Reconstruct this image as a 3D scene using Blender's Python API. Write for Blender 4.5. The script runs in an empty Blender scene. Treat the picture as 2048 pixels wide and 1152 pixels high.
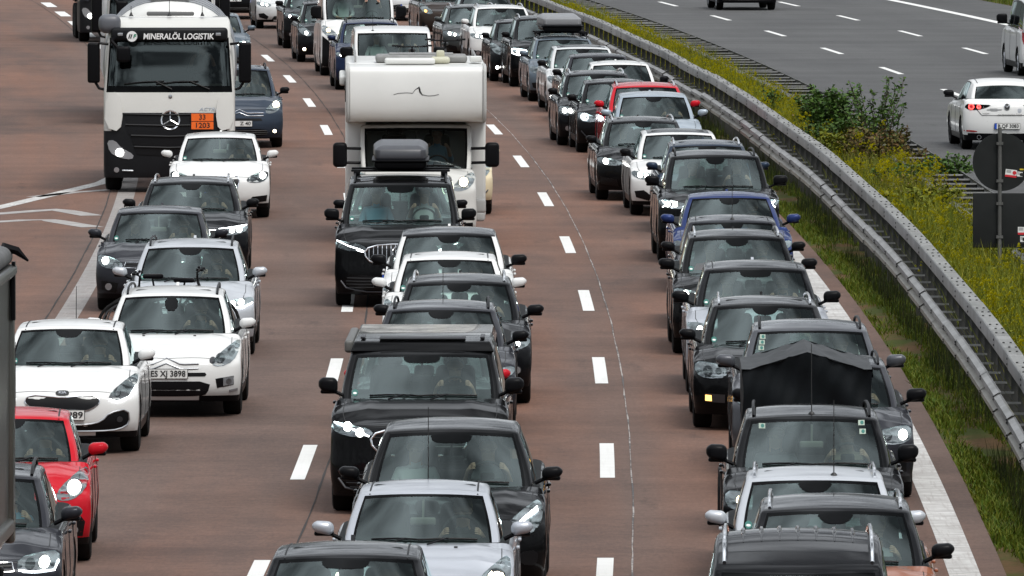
import bpy, bmesh, math, random
from mathutils import Vector, Matrix
from mathutils.bvhtree import BVHTree
from mathutils.geometry import delaunay_2d_cdt

random.seed(7)
SC = bpy.context.scene
COL = SC.collection
PI = math.pi

# ------------------------------------------------------------------ camera
# telephoto from a road bridge: 8.3 m above the carriageway, 372 mm on full frame
CAM_H, FPX = 8.3, 21157.0
PITCH = math.atan(1076.0 / FPX)
cam_data = bpy.data.cameras.new('camera')
cam_data.lens = FPX / 2048.0 * 36.0
cam_data.sensor_width = 36.0
cam_data.clip_start = 1.0
cam_data.clip_end = 9000.0
cam = bpy.data.objects.new('camera', cam_data)
cam.location = (0, 0, CAM_H)
cam.rotation_euler = (PI / 2 - PITCH, 0, 0)
COL.objects.link(cam)
SC.camera = cam

# ------------------------------------------------------------------ light
SUN_EL, SUN_ROT = math.radians(58), math.radians(150)
world = bpy.data.worlds.new('World')
SC.world = world
world.use_nodes = True
nt = world.node_tree
nt.nodes.clear()
def wn(t, **k):
    n = nt.nodes.new(t)
    for a, b in k.items():
        setattr(n, a, b)
    return n
wout = wn('ShaderNodeOutputWorld')
bg = wn('ShaderNodeBackground')
bg.inputs['Strength'].default_value = 0.07
sky = wn('ShaderNodeTexSky', sky_type='NISHITA', sun_disc=False, sun_elevation=SUN_EL, sun_rotation=SUN_ROT)
tc = wn('ShaderNodeTexCoord')
sep = wn('ShaderNodeSeparateXYZ')
nt.links.new(tc.outputs['Generated'], sep.inputs[0])
# overcast layer: luminance rises from horizon to zenith (CIE overcast), broken up by cloud noise
el = wn('ShaderNodeMapRange'); el.inputs[1].default_value = 0.0; el.inputs[2].default_value = 1.0
el.inputs[3].default_value = 3.4; el.inputs[4].default_value = 10.5
nt.links.new(sep.outputs[2], el.inputs[0])
# project direction on a cloud sheet
zz = wn('ShaderNodeMath', operation='MAXIMUM'); zz.inputs[1].default_value = 0.12
nt.links.new(sep.outputs[2], zz.inputs[0])
dv = wn('ShaderNodeVectorMath', operation='DIVIDE')
cz = wn('ShaderNodeCombineXYZ')
for i in range(3):
    nt.links.new(zz.outputs[0], cz.inputs[i])
nt.links.new(tc.outputs['Generated'], dv.inputs[0])
nt.links.new(cz.outputs[0], dv.inputs[1])
cn = wn('ShaderNodeTexNoise'); cn.inputs['Scale'].default_value = 3.1; cn.inputs['Detail'].default_value = 4
cn.inputs['Roughness'].default_value = 0.5
nt.links.new(dv.outputs[0], cn.inputs['Vector'])
cr = wn('ShaderNodeMapRange'); cr.inputs[1].default_value = 0.41; cr.inputs[2].default_value = 0.61
cr.inputs[3].default_value = 0.18; cr.inputs[4].default_value = 1.95
nt.links.new(cn.outputs['Fac'], cr.inputs[0])
mul = wn('ShaderNodeMath', operation='MULTIPLY')
nt.links.new(el.outputs[0], mul.inputs[0]); nt.links.new(cr.outputs[0], mul.inputs[1])
tint = wn('ShaderNodeMixRGB', blend_type='MULTIPLY'); tint.inputs[0].default_value = 1
tint.inputs[2].default_value = (0.94, 0.985, 1.04, 1)
nt.links.new(mul.outputs[0], tint.inputs[1])
mixs = wn('ShaderNodeMixRGB'); mixs.inputs[0].default_value = 0.93
nt.links.new(sky.outputs[0], mixs.inputs[1]); nt.links.new(tint.outputs[0], mixs.inputs[2])
nt.links.new(mixs.outputs[0], bg.inputs['Color'])
nt.links.new(bg.outputs[0], wout.inputs[0])

sun_d = bpy.data.lights.new('sun', 'SUN')
sun_d.energy = 1.5
sun_d.angle = math.radians(25)
sun_d.color = (1.0, 0.97, 0.92)
sun = bpy.data.objects.new('sun', sun_d)
sun.rotation_euler = (PI / 2 - SUN_EL, 0, PI - SUN_ROT)
sun.location = (0, 0, 60)
COL.objects.link(sun)

SC.view_settings.view_transform = 'Standard'
SC.view_settings.look = 'None'
SC.view_settings.gamma = 1
SC.view_settings.exposure = 0.82
SC.view_settings.use_curve_mapping = False
SC.cycles.max_bounces = 8
SC.cycles.transparent_max_bounces = 16
SC.cycles.caustics_reflective = False
SC.cycles.caustics_refractive = False
SC.cycles.sample_clamp_indirect = 6

# ------------------------------------------------------------------ road geometry
def mid(Y):                       # broken line between middle and fast lane
    return 1.18 - 1.95e-4 * (Y - 142.0) ** 2
def slope(Y):
    return -3.9e-4 * (Y - 142.0)
def road(off, Y):                 # lateral offset from that line -> x
    if off < 0:
        off *= 1 + 0.0004 * (Y - 140)
    return mid(Y) + off
def tang(Y):                      # rotation of something that runs along the road
    return math.atan(-slope(Y))

# ------------------------------------------------------------------ materials
MATS = {}
def base_mat(name):
    m = bpy.data.materials.new(name); m.use_nodes = True
    t = m.node_tree
    b = t.nodes['Principled BSDF']
    return m, t, b
def pbr(name, col, rough=0.5, metal=0.0, coat=0.0, spec=0.5, emit=None, estr=0.0, noise=None):
    if name in MATS:
        return MATS[name]
    m, t, b = base_mat(name)
    b.inputs['Base Color'].default_value = (*col, 1)
    b.inputs['Roughness'].default_value = rough
    b.inputs['Metallic'].default_value = metal
    b.inputs['Coat Weight'].default_value = coat
    b.inputs['Coat Roughness'].default_value = 0.05
    b.inputs['Specular IOR Level'].default_value = spec
    if emit:
        b.inputs['Emission Color'].default_value = (*emit, 1)
        b.inputs['Emission Strength'].default_value = estr
    if noise:
        sc, amt = noise
        tcn = t.nodes.new('ShaderNodeTexCoord')
        n = t.nodes.new('ShaderNodeTexNoise'); n.inputs['Scale'].default_value = sc; n.inputs['Detail'].default_value = 6
        t.links.new(tcn.outputs['Object'], n.inputs['Vector'])
        mr = t.nodes.new('ShaderNodeMapRange'); mr.inputs[1].default_value = .3; mr.inputs[2].default_value = .7
        mr.inputs[3].default_value = 1 - amt; mr.inputs[4].default_value = 1 + amt
        t.links.new(n.outputs['Fac'], mr.inputs[0])
        mx = t.nodes.new('ShaderNodeMixRGB'); mx.blend_type = 'MULTIPLY'; mx.inputs[0].default_value = 1
        mx.inputs[1].default_value = (*col, 1)
        t.links.new(mr.outputs[0], mx.inputs[2])
        t.links.new(mx.outputs[0], b.inputs['Base Color'])
    MATS[name] = m
    return m

def paint(name, col, metal=0.0):
    """car paint: base coat with flakes, clear coat, a little road film"""
    key = 'paint_' + name
    if key in MATS:
        return MATS[key]
    m, t, b = base_mat(key)
    tcn = t.nodes.new('ShaderNodeTexCoord')
    n = t.nodes.new('ShaderNodeTexNoise'); n.inputs['Scale'].default_value = 2.6; n.inputs['Detail'].default_value = 8
    n.inputs['Roughness'].default_value = .7
    t.links.new(tcn.outputs['Object'], n.inputs['Vector'])
    mr = t.nodes.new('ShaderNodeMapRange'); mr.inputs[1].default_value = .35; mr.inputs[2].default_value = .75
    mr.inputs[3].default_value = 0.0; mr.inputs[4].default_value = 0.07
    t.links.new(n.outputs['Fac'], mr.inputs[0])
    mx = t.nodes.new('ShaderNodeMixRGB')
    mx.inputs[1].default_value = (*col, 1)
    d = [0.5 * c + 0.5 * g for c, g in zip(col, (.05, .045, .04))]
    mx.inputs[2].default_value = (*d, 1)
    t.links.new(mr.outputs[0], mx.inputs[0])
    t.links.new(mx.outputs[0], b.inputs['Base Color'])
    b.inputs['Metallic'].default_value = metal
    b.inputs['Roughness'].default_value = 0.42
    b.inputs['Specular IOR Level'].default_value = 0.03
    b.inputs['Coat Weight'].default_value = 0.9
    b.inputs['Coat IOR'].default_value = 1.19
    # fine water film: the clear coat is a touch rough and uneven
    rr = t.nodes.new('ShaderNodeMapRange'); rr.inputs[1].default_value = .3; rr.inputs[2].default_value = .7
    rr.inputs[3].default_value = 0.02; rr.inputs[4].default_value = 0.09
    t.links.new(n.outputs['Fac'], rr.inputs[0])
    t.links.new(rr.outputs[0], b.inputs['Coat Roughness'])
    MATS[key] = m
    return m

def glass(name, tint, refl=1.0, rough=0.0):
    if name in MATS:
        return MATS[name]
    m = bpy.data.materials.new(name); m.use_nodes = True
    t = m.node_tree; t.nodes.clear()
    o = t.nodes.new('ShaderNodeOutputMaterial')
    tr = t.nodes.new('ShaderNodeBsdfTransparent'); tr.inputs[0].default_value = (*tint, 1)
    gl = t.nodes.new('ShaderNodeBsdfGlossy'); gl.inputs['Roughness'].default_value = rough
    gl.inputs[0].default_value = (.86, 1.0, .99, 1)
    fr = t.nodes.new('ShaderNodeFresnel'); fr.inputs[0].default_value = 1.52
    ml = t.nodes.new('ShaderNodeMath'); ml.operation = 'MULTIPLY'; ml.inputs[1].default_value = refl; ml.use_clamp = True
    t.links.new(fr.outputs[0], ml.inputs[0])
    mx = t.nodes.new('ShaderNodeMixShader')
    t.links.new(ml.outputs[0], mx.inputs[0]); t.links.new(tr.outputs[0], mx.inputs[1]); t.links.new(gl.outputs[0], mx.inputs[2])
    t.links.new(mx.outputs[0], o.inputs[0])
    MATS[name] = m
    return m

WINDSHIELD = glass('windshield_glass', (.60, .74, .70), 1.2)
SIDEGLASS = glass('side_glass', (.55, .62, .60), 1.3)
REARGLASS = glass('rear_glass', (.74, .86, .82), 1.0)
PRIVGLASS = glass('privacy_glass', (.10, .11, .12), 1.3)
LENS = glass('lamp_lens', (.92, .94, .95), 1.2)
BLACK = pbr('black_plastic', (.005, .005, .006), .38, spec=.09)
FRIT = pbr('black_glass_edge', (.003, .0034, .0038), .12, spec=.04)
TYRE = pbr('tyre_rubber', (.011, .011, .011), .85, spec=.15, noise=(6, .3))
RIM = pbr('rim_alloy', (.42, .43, .45), .3, .9)
RIMD = pbr('rim_dark', (.04, .04, .045), .35, .6)
CHROME = pbr('chrome', (.75, .76, .78), .14, 1.0)
INTER = pbr('interior_dark', (.012, .013, .014), .8, spec=.2)
SEATM = pbr('seat_fabric', (.022, .024, .025), .9, spec=.1)
SEATL = pbr('seat_light', (.16, .15, .13), .85)
GRILLE = pbr('grille_black', (.005, .005, .006), .4, spec=.2)
REFLECT = pbr('lamp_reflector', (.34, .35, .37), .25, .5, coat=.4)
LAMPD = pbr('lamp_dark', (.05, .05, .055), .3, .5)
LAMPON = pbr('lamp_lit', (1, 1, 1), .3, emit=(1, .97, .90), estr=9)
LAMPWARM = pbr('lamp_lit_warm', (1, .9, .7), .3, emit=(1, .86, .62), estr=6)
LAMPDIM = pbr('lamp_park', (1, .9, .7), .3, emit=(1, .80, .5), estr=2.2)
DRL = pbr('lamp_daytime', (1, 1, 1), .3, emit=(.95, .98, 1), estr=6)
AMBER = pbr('lamp_amber', (.8, .3, .05), .3, emit=(1, .55, .15), estr=1.6)
TAIL = pbr('tail_lamp', (.35, .006, .01), .15, coat=.6)
TAILON = pbr('tail_lamp_lit', (.8, .02, .02), .2, emit=(1, .06, .05), estr=2.4)
PLATE = pbr('plate_white', (.72, .72, .70), .4)
PLATEBLUE = pbr('plate_blue', (.01, .07, .45), .4)
INK = pbr('ink_black', (.01, .01, .01), .5)
BADGEGREEN = pbr('badge_green', (.02, .13, .105), .5)
WHITEPLASTIC = pbr('white_plastic', (.62, .62, .60), .45)
SKIN = pbr('skin', (.48, .29, .21), .55)
GALV = None

# ------------------------------------------------------------------ mesh helpers
class MB:
    def __init__(s):
        s.v = []; s.f = []; s.m = []
    def add(s, vs, fs, mi=0):
        o = len(s.v)
        s.v += [tuple(p) for p in vs]
        for f in fs:
            s.f.append([i + o for i in f]); s.m.append(mi)
        return s
    def box(s, x0, x1, y0, y1, z0, z1, mi=0):
        vs = [(x, y, z) for x in (x0, x1) for y in (y0, y1) for z in (z0, z1)]
        return s.add(vs, [(0, 1, 3, 2), (4, 6, 7, 5), (0, 4, 5, 1), (2, 3, 7, 6), (0, 2, 6, 4), (1, 5, 7, 3)], mi)
    def rbox(s, c, size, r, mi=0, n=2, warp=None):
        """rounded box"""
        hx, hy, hz = size[0] / 2, size[1] / 2, size[2] / 2
        r = min(r, hx, hy, hz)
        def lines(h):
            L = []
            for k in range(n + 1):
                t = k / n
                L.append(-h + r * t)
            L += [h - r * (1 - k / n) for k in range(n + 1)]
            out = []
            for q in L:
                if not out or q - out[-1] > 1e-6:
                    out.append(q)
            return out
        lx, ly, lz = lines(hx), lines(hy), lines(hz)
        key = {}; vs = []; fs = []
        def V(x, y, z):
            k = (round(x, 6), round(y, 6), round(z, 6))
            if k in key: return key[k]
            ix = max(-hx + r, min(hx - r, x)); iy = max(-hy + r, min(hy - r, y)); iz = max(-hz + r, min(hz - r, z))
            d = Vector((x - ix, y - iy, z - iz))
            if d.length > 1e-9:
                d = d.normalized() * r
            p = Vector((ix, iy, iz)) + d
            if warp: p = Vector(warp(p.x / hx, p.y / hy, p.z / hz, p))
            vs.append((p.x + c[0], p.y + c[1], p.z + c[2]))
            key[k] = len(vs) - 1
            return key[k]
        for (la, lb, fn, lo, hi) in ((lx, ly, lambda a, b, w: V(a, b, w), -hz, hz),
                                     (lx, lz, lambda a, b, w: V(a, w, b), -hy, hy),
                                     (ly, lz, lambda a, b, w: V(w, a, b), -hx, hx)):
            for w in (lo, hi):
                for i in range(len(la) - 1):
                    for j in range(len(lb) - 1):
                        q = [fn(la[i], lb[j], w), fn(la[i + 1], lb[j], w), fn(la[i + 1], lb[j + 1], w), fn(la[i], lb[j + 1], w)]
                        fs.append(q)
        return s.add(vs, fs, mi)
    def tube(s, pts, r, n=6, mi=0, closed=False, cap=True):
        pts = [Vector(p) for p in pts]
        rs = r if isinstance(r, (list, tuple)) else [r] * len(pts)
        N = len(pts); vs = []; fs = []
        prev = None
        for i, p in enumerate(pts):
            a = pts[(i - 1) % N] if (closed or i > 0) else p
            b = pts[(i + 1) % N] if (closed or i < N - 1) else p
            t = (b - a)
            t = t.normalized() if t.length > 1e-9 else Vector((0, 0, 1))
            if prev is None:
                u = t.cross(Vector((0, 0, 1)))
                if u.length < .05: u = t.cross(Vector((1, 0, 0)))
            else:
                u = prev - t * prev.dot(t)
                if u.length < 1e-6: u = t.cross(Vector((0, 0, 1)))
            u.normalize(); w = t.cross(u); prev = u
            for k in range(n):
                an = 2 * PI * k / n
                vs.append(p + (u * math.cos(an) + w * math.sin(an)) * rs[i])
        M = N if closed else N - 1
        for i in range(M):
            j = (i + 1) % N
            for k in range(n):
                l = (k + 1) % n
                fs.append((i * n + k, i * n + l, j * n + l, j * n + k))
        if cap and not closed:
            fs.append(tuple(range(n))[::-1]); fs.append(tuple((N - 1) * n + k for k in range(n)))
        return s.add(vs, fs, mi)
    def lathe(s, prof, c=(0, 0, 0), axis='z', n=20, mi=0):
        vs = []; fs = []
        for (r, h) in prof:
            for k in range(n):
                a = 2 * PI * k / n
                p = {'z': (r * math.cos(a), r * math.sin(a), h), 'x': (h, r * math.cos(a), r * math.sin(a)),
                     'y': (r * math.cos(a), h, r * math.sin(a))}[axis]
                vs.append((p[0] + c[0], p[1] + c[1], p[2] + c[2]))
        for i in range(len(prof) - 1):
            for k in range(n):
                l = (k + 1) % n
                fs.append((i * n + k, i * n + l, (i + 1) * n + l, (i + 1) * n + k))
        return s.add(vs, fs, mi)
    def prism(s, poly, fn, d0, d1, mi=0):
        """poly of 2D points, fn(u, v, d) -> 3D"""
        n = len(poly)
        vs = [fn(u, v, d0) for u, v in poly] + [fn(u, v, d1) for u, v in poly]
        fs = [tuple(range(n)), tuple(range(2 * n - 1, n - 1, -1))]
        fs += [(i, i + n, (i + 1) % n + n, (i + 1) % n) for i in range(n)]
        return s.add(vs, fs, mi)
    def mesh(s, name, mats, smooth=35, recalc=True):
        me = bpy.data.meshes.new(name)
        me.from_pydata(s.v, [], s.f)
        for m in (mats if isinstance(mats, (list, tuple)) else [mats]):
            me.materials.append(m)
        me.polygons.foreach_set('material_index', s.m)
        if recalc:
            bm = bmesh.new(); bm.from_mesh(me); bmesh.ops.recalc_face_normals(bm, faces=bm.faces); bm.to_mesh(me); bm.free()
        if smooth:
            me.shade_smooth(); me.set_sharp_from_angle(angle=math.radians(smooth))
        me.update()
        return me
    def build(s, name, mats, parent=None, smooth=35, recalc=True):
        return link(name, s.mesh(name, mats, smooth, recalc), parent)

def link(name, me, parent=None, loc=None, rz=None):
    o = bpy.data.objects.new(name, me)
    COL.objects.link(o)
    if parent: o.parent = parent
    if loc is not None: o.location = loc
    if rz is not None: o.rotation_euler = (0, 0, rz)
    return o
def thing(name, label, cat, loc=(0, 0, 0), rz=0, group=None):
    o = bpy.data.objects.new(name, None)
    o.empty_display_size = .3
    COL.objects.link(o)
    o.location = loc; o.rotation_euler = (0, 0, rz)
    tag(o, label, cat, group)
    return o
def tag(o, label=None, cat=None, group=None, kind=None):
    if label: o['label'] = label
    if cat: o['category'] = cat
    if group: o['group'] = group
    if kind: o['kind'] = kind
    return o

def interp(pts, x):
    """monotone-ish cubic through sorted (x, y) points"""
    n = len(pts)
    if x <= pts[0][0]: return pts[0][1]
    if x >= pts[-1][0]: return pts[-1][1]
    for i in range(n - 1):
        if x <= pts[i + 1][0]:
            break
    x0, y0 = pts[i]; x1, y1 = pts[i + 1]
    h = x1 - x0
    d = (y1 - y0) / h
    def sl(k):
        if k == 0: return (pts[1][1] - pts[0][1]) / (pts[1][0] - pts[0][0])
        if k == n - 1: return (pts[-1][1] - pts[-2][1]) / (pts[-1][0] - pts[-2][0])
        a = (pts[k][1] - pts[k - 1][1]) / (pts[k][0] - pts[k - 1][0]); b = (pts[k + 1][1] - pts[k][1]) / (pts[k + 1][0] - pts[k][0])
        if a * b <= 0: return 0.0
        return 2 * a * b / (a + b)
    m0, m1 = sl(i), sl(i + 1)
    t = (x - x0) / h
    return (2 * t**3 - 3 * t**2 + 1) * y0 + (t**3 - 2 * t**2 + t) * h * m0 + (-2 * t**3 + 3 * t**2) * y1 + (t**3 - t**2) * h * m1

_TXT = {}
def text_mesh(txt, size, name='lettering', bold=0.0, shear=0.0):
    if (txt, size) in _TXT: return _TXT[(txt, size)].copy()
    cu = bpy.data.curves.new(name, 'FONT')
    cu.body = txt; cu.size = size; cu.align_x = 'CENTER'; cu.align_y = 'CENTER'
    cu.offset = bold; cu.shear = shear; cu.extrude = 0.001
    cu.resolution_u = 3
    o = bpy.data.objects.new(name, cu)
    COL.objects.link(o)
    dg = bpy.context.evaluated_depsgraph_get()
    dg.update()
    me = bpy.data.meshes.new_from_object(o.evaluated_get(dg))
    bpy.data.objects.remove(o)
    bpy.data.curves.remove(cu)
    me.name = name
    _TXT[(txt, size)] = me
    return me
# lettering is made first, while the scene is still small
for a_ in (('1989', .118, .002, 0), ('ES XJ 3898', .118, .002, 0), ('Z 40', .118, .002, 0), ('MJ 1', .118, .002, 0), ('B QF 3083', .118, .002, 0), ('KIA', .05, .0012, 0),
           ('MAZDA3', .035, 0, 0), ('...ein bärenstarkes Team', .055, 0, 0), ('MINERALÖL LOGISTIK', .155, .0035, .12), ('F', .10, .004, .2),
           ('ACTROS', .085, .001, .25), ('33', .135, .002, 0), ('1203', .135, .002, 0)):
    text_mesh(a_[0], a_[1], bold=a_[2], shear=a_[3])
# ------------------------------------------------------------------ car builder
def rounded_grid(al, bl, cl, ra, rb, rc):
    """closed box a in 0..1, b in -1..1, c in 0..1 with rounded edges; returns verts and tagged faces"""
    key = {}; vs = []; fs = []
    def V(a, b, c):
        k = (round(a, 5), round(b, 5), round(c, 5))
        if k in key: return key[k]
        ia = min(max(a, ra), 1 - ra); ib = min(max(b, -1 + rb), 1 - rb); ic = min(max(c, min(rc, .02)), 1 - rc)
        d = Vector(((a - ia) / ra, (b - ib) / rb, (c - ic) / rc))
        if c < .5: d.z = 0 if ic <= c else d.z
        L = d.length
        if L > 1e-6:
            d /= max(L, 1.0) if L > 1 else 1.0
        vs.append((ia + d.x * ra, ib + d.y * rb, min(max(ic + d.z * rc, 0.0), 1.0), a, b, c))
        key[k] = len(vs) - 1
        return key[k]
    na, nb, nc = len(al), len(bl), len(cl)
    for i in range(nb - 1):
        for j in range(nc - 1):
            bm_, cm = (bl[i] + bl[i + 1]) / 2, (cl[j] + cl[j + 1]) / 2
            fs.append((('front', 0, bm_, cm), [V(0, bl[i], cl[j]), V(0, bl[i + 1], cl[j]), V(0, bl[i + 1], cl[j + 1]), V(0, bl[i], cl[j + 1])]))
            fs.append((('rear', 1, bm_, cm), [V(1, bl[i + 1], cl[j]), V(1, bl[i], cl[j]), V(1, bl[i], cl[j + 1]), V(1, bl[i + 1], cl[j + 1])]))
    for i in range(na - 1):
        for j in range(nc - 1):
            am, cm = (al[i] + al[i + 1]) / 2, (cl[j] + cl[j + 1]) / 2
            fs.append((('side', am, 1, cm), [V(al[i], 1, cl[j]), V(al[i + 1], 1, cl[j]), V(al[i + 1], 1, cl[j + 1]), V(al[i], 1, cl[j + 1])]))
            fs.append((('side', am, -1, cm), [V(al[i + 1], -1, cl[j]), V(al[i], -1, cl[j]), V(al[i], -1, cl[j + 1]), V(al[i + 1], -1, cl[j + 1])]))
        for j in range(nb - 1):
            am, bm_ = (al[i] + al[i + 1]) / 2, (bl[j] + bl[j + 1]) / 2
            fs.append((('top', am, bm_, 1), [V(al[i], bl[j], 1), V(al[i], bl[j + 1], 1), V(al[i + 1], bl[j + 1], 1), V(al[i + 1], bl[j], 1)]))
            fs.append((('bot', am, bm_, 0), [V(al[i], bl[j + 1], 0), V(al[i], bl[j], 0), V(al[i + 1], bl[j], 0), V(al[i + 1], bl[j + 1], 0)]))
    return vs, fs

def vnormals(vs, fs):
    N = [Vector((0, 0, 0)) for _ in vs]
    for f in fs:
        p = [Vector(vs[i]) for i in f]
        n = (p[2] - p[0]).cross(p[3 % len(p)] - p[1]) if len(p) > 3 else (p[1] - p[0]).cross(p[2] - p[0])
        for i in f: N[i] += n
    return [n.normalized() if n.length > 0 else Vector((0, 0, 1)) for n in N]

def submesh(name, vs, N, faces, mats, parent):
    """faces: list of (indices, material index); keeps the normals of the full surface"""
    mp = {}; V = []; F = []; NN = []
    for f, mi in faces:
        q = []
        for i in f:
            if i not in mp:
                mp[i] = len(V); V.append(vs[i]); NN.append(N[i])
            q.append(mp[i])
        F.append(q)
    me = bpy.data.meshes.new(name)
    me.from_pydata(V, [], F)
    for m in mats: me.materials.append(m)
    me.polygons.foreach_set('material_index', [mi for _, mi in faces])
    me.shade_smooth()
    me.normals_split_custom_set_from_vertices(NN)
    return link(name, me, parent)

class Drape:
    """lays flat outlines (front view or side view) onto a car's skin"""
    def __init__(s, vs, fs):
        s.b = BVHTree.FromPolygons([Vector(v) for v in vs], fs)
    def hit(s, u, v, view='front'):
        if view == 'front': o, d = Vector((u, -3, v)), Vector((0, 1, 0))
        elif view == 'rear': o, d = Vector((u, 12, v)), Vector((0, -1, 0))
        elif view == 'top': o, d = Vector((u, v, 6)), Vector((0, 0, -1))
        elif view == 'right': o, d = Vector((4, u, v)), Vector((-1, 0, 0))
        else: o, d = Vector((-4, u, v)), Vector((1, 0, 0))
        p, n, i, dist = s.b.ray_cast(o, d)
        if p is None:
            p, n, i, dist = s.b.find_nearest(o + d * 3.0)
        if n.dot(d) > 0: n = -n
        return p, n
    def pt(s, u, v, off, view='front'):
        p, n = s.hit(u, v, view)
        return p + n * off
    def patch(s, mb, poly, off=.006, view='front', step=.05, mi=0, skirt=.02):
        P = densify(poly, step)
        n0 = len(P)
        xs = [p[0] for p in P]; ys = [p[1] for p in P]
        pts = [Vector(p) for p in P]
        nx = int((max(xs) - min(xs)) / step); ny = int((max(ys) - min(ys)) / step)
        for i in range(1, nx + 1):
            for j in range(1, ny + 1):
                q = (min(xs) + i * step, min(ys) + j * step)
                if inside(q, P) and edge_dist(q, P) > step * .4: pts.append(Vector(q))
        r = delaunay_2d_cdt(pts, [(i, (i + 1) % n0) for i in range(n0)], [list(range(n0))], 1, 1e-5)
        V2, E2, F2 = r[0], r[1], r[2]
        vs = [s.pt(v[0], v[1], off, view) for v in V2]
        fs = [list(f) for f in F2]
        if skirt:
            base = len(vs)
            ring = []
            for p in P:
                q, n = s.hit(p[0], p[1], view)
                ring.append(len(vs)); vs.append(q + n * off)
            for p in P:
                q, n = s.hit(p[0], p[1], view)
                vs.append(q + n * (off - skirt))
            for i in range(n0):
                j = (i + 1) % n0
                fs.append([base + i, base + j, base + n0 + j, base + n0 + i])
        mb.add(vs, fs, mi)
    def line(s, mb, pts, r=.006, off=0.0, view='front', step=.05, mi=0, closed=False, n=5):
        P = densify(pts, step, closed)
        mb.tube([s.pt(u, v, off, view) for u, v in P], r, n, mi, closed)

def densify(poly, step, closed=True):
    out = []
    n = len(poly)
    for i in range(n if closed else n - 1):
        a, b = poly[i], poly[(i + 1) % n]
        L = math.hypot(b[0] - a[0], b[1] - a[1]); k = max(1, int(L / step + .5))
        for t in range(k):
            out.append((a[0] + (b[0] - a[0]) * t / k, a[1] + (b[1] - a[1]) * t / k))
    if not closed: out.append(tuple(poly[-1]))
    return out
def inside(p, P):
    c = False; n = len(P)
    for i in range(n):
        a, b = P[i], P[i - 1]
        if (a[1] > p[1]) != (b[1] > p[1]) and p[0] < (b[0] - a[0]) * (p[1] - a[1]) / (b[1] - a[1]) + a[0]: c = not c
    return c
def edge_dist(p, P):
    return min(math.hypot(p[0] - q[0], p[1] - q[1]) for q in P)
def circle(cx, cy, r, n=12, sy=1.0):
    return [(cx + r * math.cos(2 * PI * k / n), cy + r * sy * math.sin(2 * PI * k / n)) for k in range(n)]
def smooth_poly(P, it=2):
    for _ in range(it):
        Q = []
        for i in range(len(P)):
            a, b = P[i], P[(i + 1) % len(P)]
            Q += [(a[0] * .75 + b[0] * .25, a[1] * .75 + b[1] * .25), (a[0] * .25 + b[0] * .75, a[1] * .25 + b[1] * .75)]
        P = Q
    return P

STY = {
 'hatch': dict(L=4.22, W=1.79, zt=1.42, hc=.045, zn=.78, yc=1.02, zc=1.02, yt=1.82, yr=3.70, yb=4.02, zb=1.02, wb=.775, wr=.625, ax=(.86, 3.50), R=.315, nose=1.0),
 'small': dict(L=4.0, W=1.74, zt=1.42, hc=.045, zn=.78, yc=.98, zc=1.02, yt=1.78, yr=3.55, yb=3.85, zb=1.03, wb=.75, wr=.60, ax=(.82, 3.32), R=.30, nose=1.0),
 'wagon': dict(L=4.75, W=1.84, zt=1.44, hc=.045, zn=.78, yc=1.18, zc=1.01, yt=2.02, yr=4.30, yb=4.62, zb=1.02, wb=.80, wr=.64, ax=(.94, 3.74), R=.33, nose=1.0),
 'sedan': dict(L=4.75, W=1.84, zt=1.40, hc=.045, zn=.77, yc=1.20, zc=.99, yt=2.02, yr=3.45, yb=4.15, zb=1.02, wb=.80, wr=.62, ax=(.92, 3.75), R=.33, nose=1.0, trunk=.98),
 'suv': dict(L=4.5, W=1.86, zt=1.60, hc=.05, zn=.90, yc=1.12, zc=1.15, yt=1.92, yr=4.05, yb=4.38, zb=1.15, wb=.81, wr=.655, ax=(.92, 3.6), R=.36, nose=.9),
 'minivan': dict(L=4.45, W=1.83, zt=1.60, hc=.05, zn=.84, yc=.88, zc=1.08, yt=1.85, yr=4.0, yb=4.35, zb=1.08, wb=.80, wr=.65, ax=(.92, 3.65), R=.33, nose=1.0),
 'van': dict(L=5.1, W=1.95, zt=1.82, hc=.07, zn=.95, yc=.92, zc=1.22, yt=1.72, yr=4.9, yb=5.05, zb=1.15, wb=.905, wr=.80, ax=(.92, 4.1), R=.35, nose=.8),
}
# headlights for the +x side: (share of half width, height over the bonnet edge)
HL = {
 'slim': [(.50, -.09), (.56, -.035), (.80, .0), (.965, .025), (.975, -.055), (.82, -.115), (.6, -.12)],
 'vw': [(.53, -.11), (.58, -.04), (.80, .03), (.955, .055), (.97, -.05), (.86, -.13), (.66, -.14)],
 'wedge': [(.60, -.12), (.64, -.05), (.82, .08), (.955, .15), (.97, .05), (.90, -.09), (.72, -.15)],
 'tall': [(.58, -.10), (.64, .0), (.82, .13), (.95, .17), (.965, .03), (.86, -.09), (.7, -.13)],
 'box': [(.55, -.13), (.56, -.01), (.80, .03), (.955, .04), (.965, -.09), (.82, -.15)],
 'thin': [(.52, -.03), (.60, .0), (.96, .05), (.975, -.02), (.80, -.075), (.56, -.075)],
 'swept': [(.54, -.19), (.62, -.05), (.82, .09), (.93, .13), (.965, .0), (.90, -.13), (.74, -.2)],
}

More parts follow.
